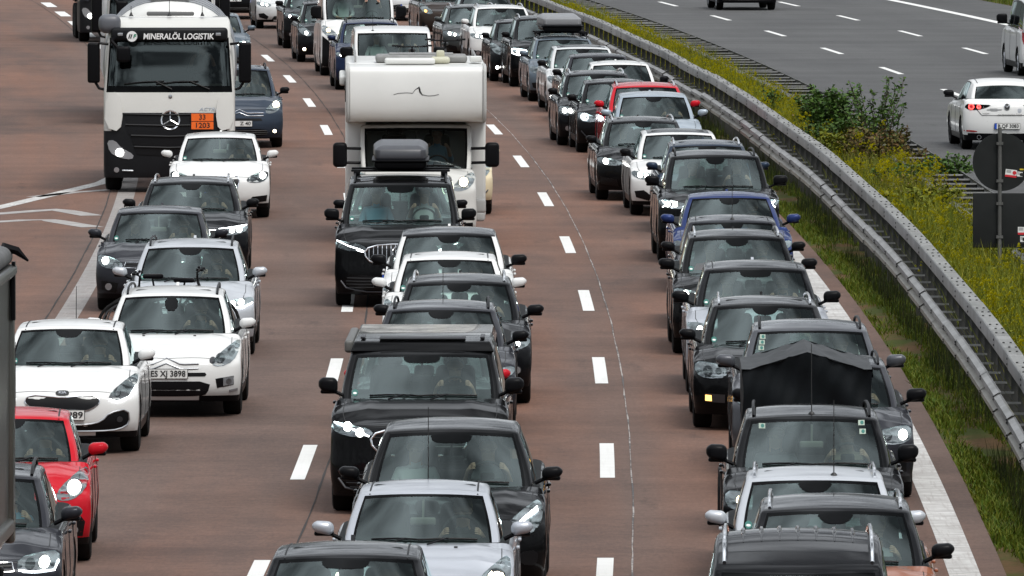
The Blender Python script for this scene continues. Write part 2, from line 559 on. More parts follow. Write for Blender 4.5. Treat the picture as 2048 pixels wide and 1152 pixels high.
def build_car(c):
    s = dict(STY[c['style']])
    s.update(c.get('dim', {}))
    for k in ('zt', 'W', 'L'):
        if k in c: s[k] = c[k]
    dz = s['zt'] - STY[c['style']]['zt']
    if 'zc' not in c.get('dim', {}): s['zc'] += dz * .45
    if 'zb' not in c.get('dim', {}): s['zb'] += dz * .45
    if 'zn' not in c.get('dim', {}): s['zn'] += dz * .3
    L, W, zt, zn, yc, zc, yt, yr, yb, zb = (s[k] for k in ('L', 'W', 'zt', 'zn', 'yc', 'zc', 'yt', 'yr', 'yb', 'zb'))
    hw = W / 2; H = zt + s['hc']
    rear = c.get('rear', False)
    back = c.get('dir', 1)
    X, Y = c['pos']
    rz = tang(Y) + c.get('yaw', 0.0)
    if back < 0:
        rz += PI
    # pos marks the middle of the windscreen's top edge (front views) or of the rear bumper on the ground (rear views)
    ref = Vector((0, L, 0)) if back < 0 else Vector((0, yt, 0))
    org = Vector((X, Y, 0)) - Matrix.Rotation(rz, 3, 'Z') @ ref
    root = thing(c['name'], c['label'], c['cat'], org, rz, c.get('group', 'vehicles on the motorway'))
    pm = paint(*c['paint'])
    roofm = paint(*c['roof']) if 'roof' in c else pm
    lowm = BLACK if c.get('cladding') else pm
    # ---- lower body
    ax = s['ax']; R = s['R']; AR = R + .055
    z0 = s.get('z0', .2 if c['style'] != 'suv' else .24)
    zh = [(0, zn - .05), (.10, zn - .015), (.22, zn + .012), (yc * .6, zn + (zc - zn) * .58), (yc - .02, zc - .03), (yc + .3, zc - .03), (yb, zb - .02)]
    if 'trunk' in s:
        zh += [(yb + .1, s['trunk']), (L - .12, s['trunk'] - .01), (L, s['trunk'] - .06)]
    else:
        zh += [(L, zb - .05)]
    q = s['nose']
    nose = [(0, .16 * q), (z0 + .02, .10 * q), (z0 + .12, .02), (.46, 0), (.56, .005), (.66, .03 * q), (zn - .04, .08 * q), (zn, .13 * q), (zn + .1, .2)]
    nose = sorted(nose)
    tailp = [(0, .12), (z0 + .05, .04), (.5, 0), (.75, .02), (zb, .10), (zb + .2, .12)]
    sidep = [(0, .955), (z0, .965), (.34, .985), (.52, 1.0), (.66, .995), (zn + .02, .985), (zc, .945), (zc + .2, .93)]
    def zarch(y):
        z = z0
        for a in ax:
            if abs(y - a) < AR: z = max(z, R + math.sqrt(AR * AR - (y - a) ** 2))
        return z
    alm = set([0, .02, .05, .09, .14, .2, .3, .42, yc - .1, yc, yc + .2, yb, yb + .1, L, L - .02, L - .05, L - .1, L - .16, L - .25, L - .4])
    for a in ax:
        for k in range(11):
            alm.add(a + AR * math.cos(PI * k / 10) * .999)
        alm.add(a + AR + .004); alm.add(a - AR - .004)
    for k in range(1, 12): alm.add(ax[0] + AR + (ax[1] - ax[0] - 2 * AR) * k / 12)
    alm = sorted(alm); al = []
    for q_ in alm:
        if not al or q_ - al[-1] > .0025: al.append(q_)
    al = [a / L for a in al]
    if al[-1] < 1: al[-1] = 1.0
    bl = [-1, -.985, -.95, -.9, -.84, -.74, -.6, -.45, -.3, -.15, 0, .15, .3, .45, .6, .74, .84, .9, .95, .985, 1]
    cl = [0, .04, .15, .28, .4, .52, .64, .76, .85, .91, .955, .985, 1]
    vs6, fs = rounded_grid(al, bl, cl, .028, .095, .095)
    cs = s.get('sweep', .29)
    V = []
    for (a, b, cc, a0, b0, c0) in vs6:
        y0 = a * L
        zt_ = interp(zh, y0)
        if y0 < yc + .1:
            zt_ -= .055 * abs(b) ** 3
            zt_ += c.get('hoodridge', .020) * math.exp(-((abs(b) - .62) / .12) ** 2) * min(1, y0 / .4)
        zb_ = zarch(y0)
        z = zb_ + cc * (zt_ - zb_)
        yf = interp(nose, z) + cs * abs(b) ** 3.4
        yrr = L - interp(tailp, z) - .22 * abs(b) ** 4
        E1 = ax[0] - AR - .006; yf = min(yf, E1 - .02)
        E2 = ax[1] + AR + .006; yrr = max(yrr, E2 + .02)
        y = y0
        if y0 < E1: y = yf + y0 * (E1 - yf) / E1
        elif y0 > E2: y = E2 + (y0 - E2) * (yrr - E2) / (L - E2)
        x = b * hw * interp(sidep, z)
        # shoulder line on the flank
        x *= 1 + .012 * math.exp(-((z - (zc - .16)) / .05) ** 2) * (1 if abs(b) > .9 else 0)
        V.append((x, y, z))
    N = vnormals(V, [f for _, f in fs])
    parts = {}
    def put(nm, f, mi): parts.setdefault(nm, []).append((f, mi))
    door1 = (yc + .22, yc + .22 + (ax[1] - AR - yc - .30) * (.56 if L < 4.9 else .5))
    door2 = (door1[1], ax[1] - AR + .18)
    mats = [pm, BLACK, INTER, roofm]
    for (fc, a, b, cc), f in fs:
        cen = [sum(V[i][k] for i in f) / 4 for k in range(3)]
        y, z = cen[1], cen[2]
        if fc == 'bot': put('body', f, 1)
        elif fc == 'top':
            if yc + .12 < y < yb and abs(b) < .97: put('body', f, 2)
            elif y <= yc + .05 and abs(b) < .88 and a > .03: put('hood', f, 0)
            else: put('body', f, 0)
        elif fc == 'side':
            low = z < z0 + .1 or (c.get('cladding') and z < .5)
            if door1[0] < y < door1[1] and not low: put('door_f%d' % (b > 0), f, 0)
            elif door2[0] < y < door2[1] and not low: put('door_r%d' % (b > 0), f, 0)
            else: put('body', f, 1 if low else 0)
        elif fc == 'front':
            put('front_bumper', f, 1 if (z < z0 + .05 or (c.get('cladding') and z < .42)) else 0)
        else:
            put('body', f, 1 if z < z0 + .1 else 0)
    # ---- cabin
    wb, wr = s['wb'], s['wr']
    bow0, bow1 = .13, .11
    c1, c2, c3 = .075, .90, .955
    bp = 1 - .055 / ((wb + wr) / 2) - .015
    bg_ = bp - .035
    gbl = [-1, -.985, -.96, -bp, -bg_] + [bg_ * k / 5 for k in range(-4, 5)] + [bg_, bp, .96, .985, 1]
    gcl = [0, c1, .2, .35, .5, .65, .8, c2, c3, .98, 1]
    Lg = yr - yt
    wins = c.get('wins', [(.055, .40), (.435, .74)] if c['style'] in ('hatch', 'small', 'sedan') else [(.055, .36), (.395, .68), (.72, .93)])
    if c.get('panel'): wins = wins[:1]
    gal = {0, .012, .03, 1, .985, .96}
    for w0, w1 in wins:
        for k in range(5): gal.add(w0 + (w1 - w0) * k / 4)
    gal.add(.12); gal.add(.9); gal.add(.55)
    gal = sorted(gal)
    vs6g, fsg = rounded_grid(gal, gbl, gcl, .015, .055, .055)
    H_ = s['hc']
    def roofz(y, b):
        t = (y - yt) / (yr - yt)
        t = min(max(t, -.05), 1.05)
        z = zt + H_ * (1 - (1 - min(1, t / .45)) ** 2) if t < .45 else zt + H_ - (H_ + .05) * ((t - .45) / .55) ** 2
        return z - (.045 if c['style'] != 'van' else .03) * abs(b) ** 2.2
    VG = []
    for (a, b, cc, a0, b0, c0) in vs6g:
        cw = cc ** .93
        yf = yc + (yt - yc) * cw + .035 * math.sin(PI * cc) * -1 * .6 + (bow0 + (bow1 - bow0) * cc) * b * b
        yrr = yb + (yr - yb) * cc ** .9 + .03 * math.sin(PI * cc) - .08 * b * b
        y = yf + (yrr - yf) * a
        zbase = interp(zh, min(max(y, yc - .05), yb)) - .05
        zr = roofz(y if cc > .9 else yt + (yr - yt) * a, b)
        z = zbase + cc * (zr - zbase)
        w = wb + (wr - wb) * cc ** 1.25
        w *= 1 - .07 * max(0, (y - yt)) ** 2 / (yr - yt) ** 2 * (0 if c['style'] == 'van' else 1)
        w *= 1 - .05 * max(0, yt - y) / (yt - yc) * (1 - cc)
        VG.append((b * w, y, z))
    NG = vnormals(VG, [f for _, f in fsg])
    base = len(V)
    priv = PRIVGLASS if c.get('privacy', True) else SIDEGLASS
    gp = {}
    def gput(nm, f, mi=0): gp.setdefault(nm, []).append((f, mi))
    for (fc, a, b, cc), f in fsg:
        if fc == 'bot': continue
        if fc == 'front':
            if abs(b) < bg_ and c1 < cc < c2: gput('windshield', f)
            elif abs(b) < bp and cc < c3: gput('cabin', f, 4)
            else: gput('cabin', f, 3 if (cc > c3 or c.get('blackpillars')) else 0)
        elif fc == 'rear':
            if c.get('panel'): gput('cabin', f, 0)
            elif abs(b) < bg_ and .12 < cc < .88: gput('rear_window', f)
            elif abs(b) < bp and cc < c2: gput('cabin', f, 4)
            else: gput('cabin', f, 0)
        elif fc == 'side':
            k = next((i for i, (w0, w1) in enumerate(wins) if w0 < a < w1), -1)
            if k >= 0 and c1 < cc < .90: gput('side_window_%d%d' % (k, b > 0), f)
            elif wins[0][0] < a < wins[-1][1] and cc < c3: gput('cabin', f, 1)
            else: gput('cabin', f, 3 if (cc > .97 or c.get('blackpillars')) else 0)
        else:
            if c.get('panroof') and .06 < a < .75 and abs(b) < .82: gput('roof_window', f)
            else: gput('cabin', f, 3)
    # headliner and pillar trim on the inside
    if 'cabin' in gp:
        lf = [f for f, mi in gp['cabin'] if mi != 4]
        lf = [f for f in lf if max(VG[i][2] for i in f) > zc + .1]
        inner = [tuple(Vector(v) - n * .022) for v, n in zip(VG, NG)]
        submesh('headliner', inner, [-n for n in NG], [(list(reversed(f)), 0) for f in lf], [c.get('liner', LINER)], root)
    # join cabin paint into the body
    Vall = V + VG; Nall = N + NG
    for f, mi in gp.pop('cabin'):
        put('body', [i + base for i in f], mi)
    mats5 = mats + [FRIT]
    for nm, fl in parts.items():
        n2 = nm.split('_')[0] if nm.startswith('door') else nm
        o = submesh(n2, Vall, Nall, fl, mats5, root)
        if nm == 'body': body = o
        if nm.startswith('door'): s.setdefault('doors', []).append((nm, o))
    for nm, fl in gp.items():
        if nm == 'windshield': m_ = c.get('glassmat', WINDSHIELD)
        elif nm == 'rear_window': m_ = REARGLASS
        elif nm == 'roof_window': m_ = FRIT
        else: m_ = SIDEGLASS if nm[12] == '0' else priv
        nm2 = 'side_window' if nm.startswith('side') else nm
        submesh(nm2, VG, NG, fl, [m_], root)
    D = Drape(Vall, [f for _, f in fs] + [[i + base for i in f] for (t_, f) in fsg if t_[0] != 'bot'])
    # ---- seams
    mb = MB()
    hx = hw * .86
    hood_line = [(-hx * .99, yc - .02), (-hx, yc * .55), (-hx * .93, .30), (-hx * .75, .17), (0, .115), (hx * .75, .17), (hx * .93, .30), (hx, yc * .55), (hx * .99, yc - .02)]
    D.line(mb, hood_line, .0045, .0005, 'top', .06)
    hood = next(o for o in root.children if o.name.split('.')[0] == 'hood')
    mb.build('seam', [INK], hood, smooth=0, recalc=False)
    for nm, o in s.get('doors', []):
        sd = 1 if nm.endswith('1') else -1; vw_ = 'right' if sd > 0 else 'left'
        d_ = door1 if nm[5] == 'f' else door2
        if nm[5] == 'f' or not c.get('panel'):
            mb = MB(); D.line(mb, [(d_[0], zc - .06), (d_[0], z0 + .14), (d_[1] - .003, z0 + .13), (d_[1] - .003, zc - .06)], .005, .0005, vw_, .1)
            mb.build('seam', [INK], o, smooth=0, recalc=False)
        yy = d_[1] - .16
        m2 = MB(); p = D.pt(yy, zc - .14, .02, vw_)
        m2.rbox((p.x, p.y, p.z), (.035, .17, .03), .012, n=1)
        m2.build('handle', [c.get('handlemat', pm)], o)
    # ---- wheels
    rimm = c.get('rim', RIM)
    wmesh = wheel_meshes(R, rimm)
    for a in ax:
        for sd in (-1, 1):
            tw = link('wheel', wmesh[0], root, (sd * (hw - .125), a, R), 0 if sd > 0 else PI)
            link('rim', wmesh[1], tw)
    # ---- mirrors
    if c.get('mirror', True):
        mcol = {'body': pm, 'black': BLACK, 'chrome': CHROME}.get(c.get('mircol', 'body'), None) or paint(*c['mircol'])
        ms = c.get('mirsize', (.205, .125))
        for sd in (-1, 1):
            mm = MB()
            cx, cy, czz = sd * (hw * .94 + ms[0] / 2), yc + .36, zc + .06 + ms[1] * .3 + c.get('mirz', 0)
            def wp(a, b, cc, p, sd=sd):
                k = 1 - .42 * max(0, a * sd) ** 2
                return (p.x, p.y - .05 * (1 - a * a * .6) * (b < 0), p.z * k + (.012 * a * sd))
            mm.rbox((cx, cy, czz), (ms[0], .12, ms[1]), .055, 0, 3, wp)
            mm.rbox((cx - sd * .01, cy - .005, czz - ms[1] * .44), (ms[0] * .9, .11, .045), .02, 1, 1)
            mm.tube([(sd * (hw * .87), cy + .02, zc - .01), (cx - sd * ms[0] * .25, cy, czz - ms[1] * .4)], .022, 6, 1)
            mo = mm.build('side_mirror', [mcol, BLACK], root)
    # ---- front face
    lit = c.get('lit', 'on')
    hl = HL[c.get('hl', 'vw')]
    poly = smooth_poly([(u * hw, zn + v + c.get('hlz', 0)) for u, v in hl], 1)
    xm = sum(p[0] for p in poly) / len(poly); zm = sum(p[1] for p in poly) / len(poly)
    c['lens'] = [(u, v, r * .82) for u, v, r in c.get('lens', [(.80, -.045, .048), (.66, -.07, .042)])]
    if c.get('front', True):
        for sd in (-1, 1):
            m1 = MB()
            P1 = [(sd * x, z) for x, z in poly]
            D.patch(m1, P1, .004, 'front', .05, 0, .015)
            for i, (u, v, r) in enumerate(c.get('lens', [(.80, -.045, .044), (.66, -.07, .038)])):
                D.patch(m1, circle(sd * u * hw, zn + v + c.get('hlz', 0), r * 1.2, 12), .007, 'front', .06, 1, .006)
            hlobj = m1.build('headlight', [c.get('hlmat', REFLECT), LAMPD], root)
            m2 = MB()
            for i, (u, v, r) in enumerate(c.get('lens', [(.80, -.045, .044), (.66, -.07, .038)])):
                if lit == 'on' and (i == 0 or c.get('twin')) or lit == 'park':
                    D.patch(m2, circle(sd * u * hw, zn + v + c.get('hlz', 0), r, 12), .010, 'front', .05, 0, .004)
            if 'drl' in c:
                for seg in c['drl']:
                    D.line(m2, [(sd * u * hw, zn + v + c.get('hlz', 0)) for u, v in seg], .008, .008, 'front', .05, 1)
            if m2.f:
                m2.build('lamp', [{'on': c.get('lampmat', LAMPON), 'park': LAMPDIM}.get(lit, REFLECT), DRL], hlobj)
            m3 = MB(); D.patch(m3, P1, .013, 'front', .05, 0, .012)
            m3.build('lens_cover', [LENS], hlobj)
        FACES[c.get('face', 'vw')](c, s, D, root, hw, zn, z0, pm)
        if 'plate' in c:
            number_plate(root, D, c['plate'], c.get('platez', .48), 'front')
        else:
            number_plate(root, D, None, c.get('platez', .46), 'front')
    # ---- windscreen furniture
    zg = lambda cc: zc - .05 + cc * (zt - zc + .05)
    mw = MB()
    for (x0, x1) in ((-.62 * wb, .02 * wb), (-.05 * wb, .68 * wb)):
        pts = [(x0 + (x1 - x0) * k / 6, zg(.085 + .02 * math.sin(PI * k / 6))) for k in range(7)]
        mw.tube([D.pt(u, v, .014) for u, v in pts], .010, 5)
        p0 = pts[3] if x0 > -.3 else pts[4]
        mw.tube([D.pt(p0[0], p0[1], .02), D.pt(p0[0] - .18, zg(.03), .012)], .009, 5)
    mw.build('wiper', [BLACK], root, recalc=False)
    msn = MB()
    pk = c.get('sensor', 'wide')
    if pk == 'wide': sp = [(-.17, zg(c2 + .01)), (.17, zg(c2 + .01)), (.13, zg(c2 - .11)), (.07, zg(c2 - .17)), (-.07, zg(c2 - .17)), (-.13, zg(c2 - .11))]
    elif pk == 'tall': sp = [(-.09, zg(c2)), (.09, zg(c2)), (.07, zg(c2 - .32)), (-.07, zg(c2 - .32))]
    elif pk == 'big': sp = [(-.21, zg(c2 + .01)), (.21, zg(c2 + .01)), (.19, zg(c2 - .10)), (.13, zg(c2 - .14)), (-.13, zg(c2 - .14)), (-.19, zg(c2 - .10))]
    else: sp = None
    if sp:
        D.patch(msn, smooth_poly(sp, 1), .0025, 'front', .06, 0, 0)
        msn.build('sensor_housing', [FRIT], root, recalc=False)
    mr = MB(); mp = D.pt(0, zg(.70), -.16)
    mr.rbox((mp.x, mp.y, mp.z), (.24, .04, .075), .02, 0, 2)
    mr.tube([(mp.x, mp.y, mp.z + .02), tuple(D.pt(0, zg(.86), -.015))], .012, 5)
    mr.build('rear_view_mirror', [SEATL if pk == 'none' else BLACK], root)
    if c.get('sticker', True) and (int(X * 100) + int(Y)) % 4:
        mst = MB(); D.patch(mst, circle(-wb * .80, zg(.155), .034, 12), .003, 'front', .05, 0, 0)
        D.patch(mst, circle(-wb * .80, zg(.145), .022, 10, .5), .004, 'front', .05, 1, 0)
        mst.build('emission_sticker', [BADGEGREEN, PLATE], root, recalc=False)
    # ---- interior
    sm = c.get('seatmat', SEATM)
    seatme = seat_mesh()
    ys = yt + .34
    for sd in (-1, 1):
        so = bpy.data.objects.new('seat', seatme); COL.objects.link(so); so.parent = root
        so.location = (sd * .36, ys, H - .80 - (.06 if c['style'] in ('suv', 'van') else 0))
        so.material_slots[0].link = 'OBJECT'; so.material_slots[0].material = sm
    if yr - yt > 1.2 and not c.get('panel'):
        mrs = MB(); mrs.rbox((0, yt + 1.28, zc - .02), (1.15, .16, .24), .05)
        for xx in (-.36, 0, .36): mrs.rbox((xx, yt + 1.30, zc + .16), (.22, .10, .13), .04)
        mrs.build('rear_seat', [sm], root)
    if c.get('panel'):
        mrs = MB(); mrs.box(-wr * .95, wr * .95, yt + .85, yt + .88, zc - .1, H - .1); mrs.build('bulkhead', [INTER], root, smooth=0)
    mst = MB()
    cw = Vector((.36, yt - .18, zc + .02)); tilt = math.radians(28)
    ring = [(cw.x + .18 * math.cos(2 * PI * k / 20), cw.y + .18 * math.sin(2 * PI * k / 20) * math.sin(tilt), cw.z + .18 * math.sin(2 * PI * k / 20) * math.cos(tilt)) for k in range(20)]
    mst.tube(ring, .016, 6, 0, True)
    mst.rbox((cw.x, cw.y, cw.z), (.14, .05, .12), .03, 0, 1)
    mst.build('steering_wheel', [INTER], root)
    md = MB(); md.rbox((0, yc + .46, zc - .09), (wb * 1.7, .5, .15), .06); md.rbox((.36, yc + .58, zc - .02), (.36, .22, .07), .03)
    md.build('dashboard', [INTER], root)
    # ---- roof things
    rails = c.get('rails')
    if rails:
        rm = {'chrome': CHROME, 'black': BLACK}[rails]
        for sd in (-1, 1):
            mrl = MB()
            pts = []
            n = 12
            for k in range(n + 1):
                y = yt + .16 + (yr - yt - .34) * k / n
                t = k / n
                x = sd * (wr - .075) * (1 - .05 * t * t)
                p = D.pt(x, y, 0, 'top')
                up = .055 * min(1, min(t, 1 - t) / .10) + .006
                pts.append((p.x, p.y, p.z + up))
            mrl.tube(pts, .016, 6)
            mrl.build('roof_rail', [rm], root)
    if c.get('ditch', not rails):
        mdt = MB()
        for sd in (-1, 1):
            D.line(mdt, [(sd * (wr - .10), yt + .05), (sd * (wr - .115), yr - .15)], .010, -.002, 'top', .15)
        mdt.build('roof_seam', [BLACK], root, recalc=False)
    an = c.get('antenna', 'fin')
    if an == 'fin':
        ma = MB(); p = D.pt(0, yr - .16, 0, 'top')
        ma.prism([(p.y - .10, p.z - .01), (p.y + .06, p.z - .01), (p.y + .05, p.z + .06), (p.y + .02, p.z + .065)], lambda u, v, d: (d, u, v), -.018, .018)
        ma.build('antenna', [pm], root, smooth=0)
    elif an in ('whip', 'long'):
        ma = MB(); yy = yt + .12 if c.get('antfront') else yr - .12
        p = D.pt(c.get('antx', 0), yy, 0, 'top'); h = .42 if an == 'whip' else .7
        ma.lathe([(.001, .03), (.02, .02), (.035, 0), (.035, -.02)], (p.x, p.y, p.z), n=8)
        ma.tube([(p.x, p.y, p.z), (p.x, p.y + .12 * h, p.z + h)], [.006, .004], 5)
        ma.build('antenna', [INK], root)
    if c.get('washers'):
        mj = MB()
        for xx in (-.32, .32):
            p = D.pt(xx, yc - .16, .002, 'top'); mj.rbox((p.x, p.y, p.z), (.035, .04, .015), .006, n=1)
        mj.build('washer_jet', [INK], root)
    if c.get('rear_face'):
        c['rear_face'](c, s, D, root, hw, pm)
    if c.get('extra'):
        c['extra'](c, s, D, root, hw, pm)
    c['_root'] = root; c['_s'] = s
    if c.get('driver', True):
        add_person(c, root, (.36, yt + .20, 0), H, zc, c.get('shirt'), True)
    if c.get('passenger'):
        add_person(c, root, (-.36, yt + .20, 0), H, zc, c.get('shirt2'), False)
    return root

LINER = pbr('headliner_grey', (.52, .52, .49), .9, spec=.1)
_wheels = {}
def wheel_meshes(R, rimm):
    k = (round(R, 3), rimm.name)
    if k in _wheels: return _wheels[k]
    mb = MB(); w = .115; rr = R * .66
    mb.lathe([(rr, -w * .85), (R * .84, -w), (R * .96, -w * .9), (R, -w * .62), (R, w * .62), (R * .96, w * .9), (R * .84, w), (rr, w * .85), (rr * .97, w * .5), (rr * .97, -w * .5), (rr, -w * .85)], axis='x', n=28)
    t = mb.mesh('wheel', [TYRE])
    mb = MB()
    mb.lathe([(rr, w * .86), (rr * .93, w * .80), (rr * .90, w * .25), (0.001, w * .2)], axis='x', n=28, mi=1)
    mb.lathe([(rr, w * .87), (rr * .94, w * .83), (rr * .90, w * .6)], axis='x', n=28)
    for j in range(5):
        a = 2 * PI * j / 5
        ca, sa = math.cos(a), math.sin(a)
        for da in (-.13, .13):
            p0 = (w * .62, rr * .12 * math.cos(a), rr * .12 * math.sin(a)); p1 = (w * .70, rr * .93 * math.cos(a + da), rr * .93 * math.sin(a + da))
            mb.tube([p0, p1], .022, 4)
    mb.lathe([(.06, w * .3), (.06, w * .68), (.001, w * .70)], axis='x', n=12)
    r = mb.mesh('rim', [rimm, LAMPD])
    _wheels[k] = (t, r)
    return t, r

_seat = []
def seat_mesh():
    if _seat: return _seat[0]
    mb = MB()
    mb.rbox((0, .10, .30), (.50, .14, .62), .06, 0, 2, lambda a, b, c, p: (p.x * (1 - .18 * max(0, c)), p.y + .10 * c, p.z))
    mb.rbox((0, .20, .69), (.27, .10, .18), .05, 0, 2)
    for x in (-.06, .06): mb.tube([(x, .18, .58), (x, .2, .66)], .008, 5)
    _seat.append(mb.mesh('seat', [SEATM]))
    return _seat[0]

def number_plate(root, D, txt, z, view):
    p, n = D.hit(0, z, view)
    sgn = -1 if view == 'front' else 1
    y = p.y + sgn * .02
    mb = MB()
    mb.rbox((0, y + sgn * -.004, z), (.54, .016, .128), .008, 0, 1)
    po = mb.build('number_plate', [INK], root)
    m2 = MB(); yy = y + sgn * .006
    m2.add([(-.262, yy, z - .056), (.262, yy, z - .056), (.262, yy, z + .056), (-.262, yy, z + .056)], [(0, 1, 2, 3)], 0)
    y3 = yy + sgn * .002
    xb0, xb1 = (-.262, -.218) if view == 'front' else (.262, .218)
    m2.add([(xb0, y3, z - .056), (xb1, y3, z - .056), (xb1, y3, z + .056), (xb0, y3, z + .056)], [(0, 1, 2, 3)], 1)
    m2.build('plate_face', [PLATE, PLATEBLUE], po, smooth=0)
    if txt:
        me = text_mesh(txt, .118, bold=.002)
        me.materials.clear(); me.materials.append(INK)
        o = link('lettering', me, po)
        w = max(v.co.x for v in me.vertices) - min(v.co.x for v in me.vertices)
        tw = .43 if len(txt) > 5 else .056 * len(txt)
        o.scale = (tw / w, .88, 1)
        o.location = ((.022 + (.43 - tw) / 2) * (1 if view == 'front' else -1), y3 + sgn * .002, z)
        o.rotation_euler = (PI / 2, 0, 0 if view == 'front' else PI)
# ------------------------------------------------------------------ front faces
SLAT = pbr('grille_slat', (.014, .014, .015), .4, spec=.3)
def add_grille(D, root, poly, frame=None, slats=0, fr=.010, name='grille', vert=False, off=.004):
    mb = MB()
    D.patch(mb, poly, off, 'front', .06, 0, .012)
    if slats:
        zs = [p[1] for p in poly]; xs = [p[0] for p in poly]
        P = densify(poly, .01)
        if vert:
            for k in range(1, slats):
                x = min(xs) + (max(xs) - min(xs)) * k / slats
                zz = [p[1] for p in P if abs(p[0] - x) < .012]
                if len(zz) > 1: D.line(mb, [(x, min(zz)), (x, max(zz))], .007, .006, 'front', .06, 1)
        else:
            for k in range(1, slats):
                z = min(zs) + (max(zs) - min(zs)) * k / slats
                xx = [p[0] for p in P if abs(p[1] - z) < .012]
                if len(xx) > 1: D.line(mb, [(min(xx), z), (max(xx), z)], .007, .006, 'front', .08, 1)
    o = mb.build(name, [GRILLE, SLAT if frame is not CHROME or not vert else CHROME], root, recalc=False)
    if frame:
        m2 = MB(); D.line(m2, poly, fr, .006, 'front', .05, 0, True)
        m2.build('grille_frame', [frame], o, recalc=False)
    return o
def sym(half):
    """half outline with x >= 0 from top centre to bottom centre -> full outline"""
    return list(half) + [(-x, z) for x, z in reversed(half) if x > 1e-4]
def add_badge(D, root, x, z, r, kind='ring', view='front', mat=None):
    mb = MB(); m = mat or CHROME
    C = circle(x, z, r, 18)
    D.patch(mb, C, .010, view, .05, 1, .01)
    D.line(mb, C, r * .12, .012, view, .03, 0, True)
    if kind == 'star':
        for k in range(3):
            a = PI / 2 + 2 * PI * k / 3
            D.line(mb, [(x, z), (x + r * math.cos(a), z + r * math.sin(a))], r * .09, .014, view, .03)
    elif kind == 'vw':
        D.line(mb, [(x - r * .5, z + r * .75), (x, z + .1 * r), (x + r * .5, z + r * .75)], r * .09, .014, view, .02)
        D.line(mb, [(x - r * .85, z + r * .3), (x - r * .4, z - r * .8), (x, z - .05 * r), (x + r * .4, z - r * .8), (x + r * .85, z + r * .3)], r * .09, .014, view, .02)
    elif kind == 'wing':
        D.line(mb, [(x - r * .75, z + r * .5), (x - r * .3, z + r * .1), (x, z - .25 * r), (x + r * .3, z + r * .1), (x + r * .75, z + r * .5)], r * .12, .014, view, .02)
    return mb.build('badge', [m, GRILLE], root, recalc=False)
def fogs(D, root, hw, u, z, r, lit=None, shape=1.0):
    for sd in (-1, 1):
        mb = MB()
        D.patch(mb, circle(sd * u * hw, z, r * 1.35, 12, shape), .006, 'front', .05, 0, .01)
        fo = mb.build('fog_lamp', [GRILLE], root, recalc=False)
        m2 = MB(); D.patch(m2, circle(sd * u * hw, z, r, 12, shape), .011, 'front', .05, 0, .006)
        m2.build('lens_cover', [lit or REFLECT], fo, recalc=False)

def face_vw(c, s, D, root, hw, zn, z0, pm):
    add_grille(D, root, sym([(0, zn - .045), (.50 * hw, zn - .045), (.52 * hw, zn - .12), (0, zn - .135)]), c.get('gframe', CHROME), 3, .007)
    add_grille(D, root, sym([(0, .40), (.5 * hw, .40), (.56 * hw, z0 + .08), (0, z0 + .07)]), None, 4, name='air_intake')
    for sd in (-1, 1):
        m = MB(); D.patch(m, [(sd * x * hw, z) for x, z in ((.62, .44), (.90, .47), (.90, z0 + .13), (.66, z0 + .09))], .004, 'front', .06, 0, .01)
        m.build('air_intake', [GRILLE], root, recalc=False)
    add_badge(D, root, 0, zn - .09, .062, 'vw')
    fogs(D, root, hw, .78, (.455 + z0 + .11) / 2, .05, c.get('foglit'))
def face_audi(c, s, D, root, hw, zn, z0, pm):
    g = sym([(0, zn - .03), (.42 * hw, zn - .03), (.50 * hw, zn - .15), (.40 * hw, z0 + .10), (0, z0 + .10)])
    add_grille(D, root, g, CHROME, 7, .012)
    for sd in (-1, 1):
        m = MB(); D.patch(m, [(sd * x * hw, z) for x, z in ((.62, .40), (.93, .45), (.92, z0 + .12), (.58, z0 + .07))], .004, 'front', .06, 0, .01)
        m.build('air_intake', [GRILLE], root, recalc=False)
    m = MB()
    for k in range(4): D.line(m, circle(-.093 + .062 * k, zn - .10, .042, 14), .005, .014, 'front', .03, 0, True)
    m.build('badge', [CHROME], root, recalc=False)
def face_bmw(c, s, D, root, hw, zn, z0, pm):
    for sd in (-1, 1):
        k = [(sd * x, z) for x, z in smooth_poly([(.025, zn - .03), (.27, zn - .02), (.33, zn - .09), (.29, zn - .22), (.025, zn - .23)], 1)]
        add_grille(D, root, k, CHROME if c.get('chromekid', True) else FRIT, 6, .010, vert=True)
        m = MB(); D.patch(m, [(sd * x * hw, z) for x, z in ((.60, .36), (.76, .47), (.93, .45), (.90, z0 + .14), (.66, z0 + .08))], .004, 'front', .06, 0, .01)
        m.build('air_intake', [GRILLE], root, recalc=False)
    add_grille(D, root, sym([(0, .40), (.42 * hw, .38), (.5 * hw, z0 + .08), (0, z0 + .07)]), None, 3, name='air_intake')
    add_badge(D, root, 0, zn + .02, .042, 'ring', mat=RIM)
def face_merc(c, s, D, root, hw, zn, z0, pm):
    g = smooth_poly(sym([(0, zn - .04), (.46 * hw, zn - .06), (.54 * hw, zn - .16), (.44 * hw, zn - .27), (0, zn - .28)]), 1)
    add_grille(D, root, g, CHROME, 12, .010, vert=True)
    add_badge(D, root, 0, zn - .15, .095, 'star')
    add_grille(D, root, sym([(0, .38), (.62 * hw, .36), (.66 * hw, z0 + .09), (0, z0 + .07)]), None, 3, name='air_intake')
    m = MB()
    for sd in (-1, 1): D.line(m, [(sd * .55 * hw, z0 + .10), (sd * .80 * hw, z0 + .16), (sd * .9 * hw, z0 + .26)], .012, .006, 'front', .06)
    m.build('bumper_trim', [RIMD], root, recalc=False)
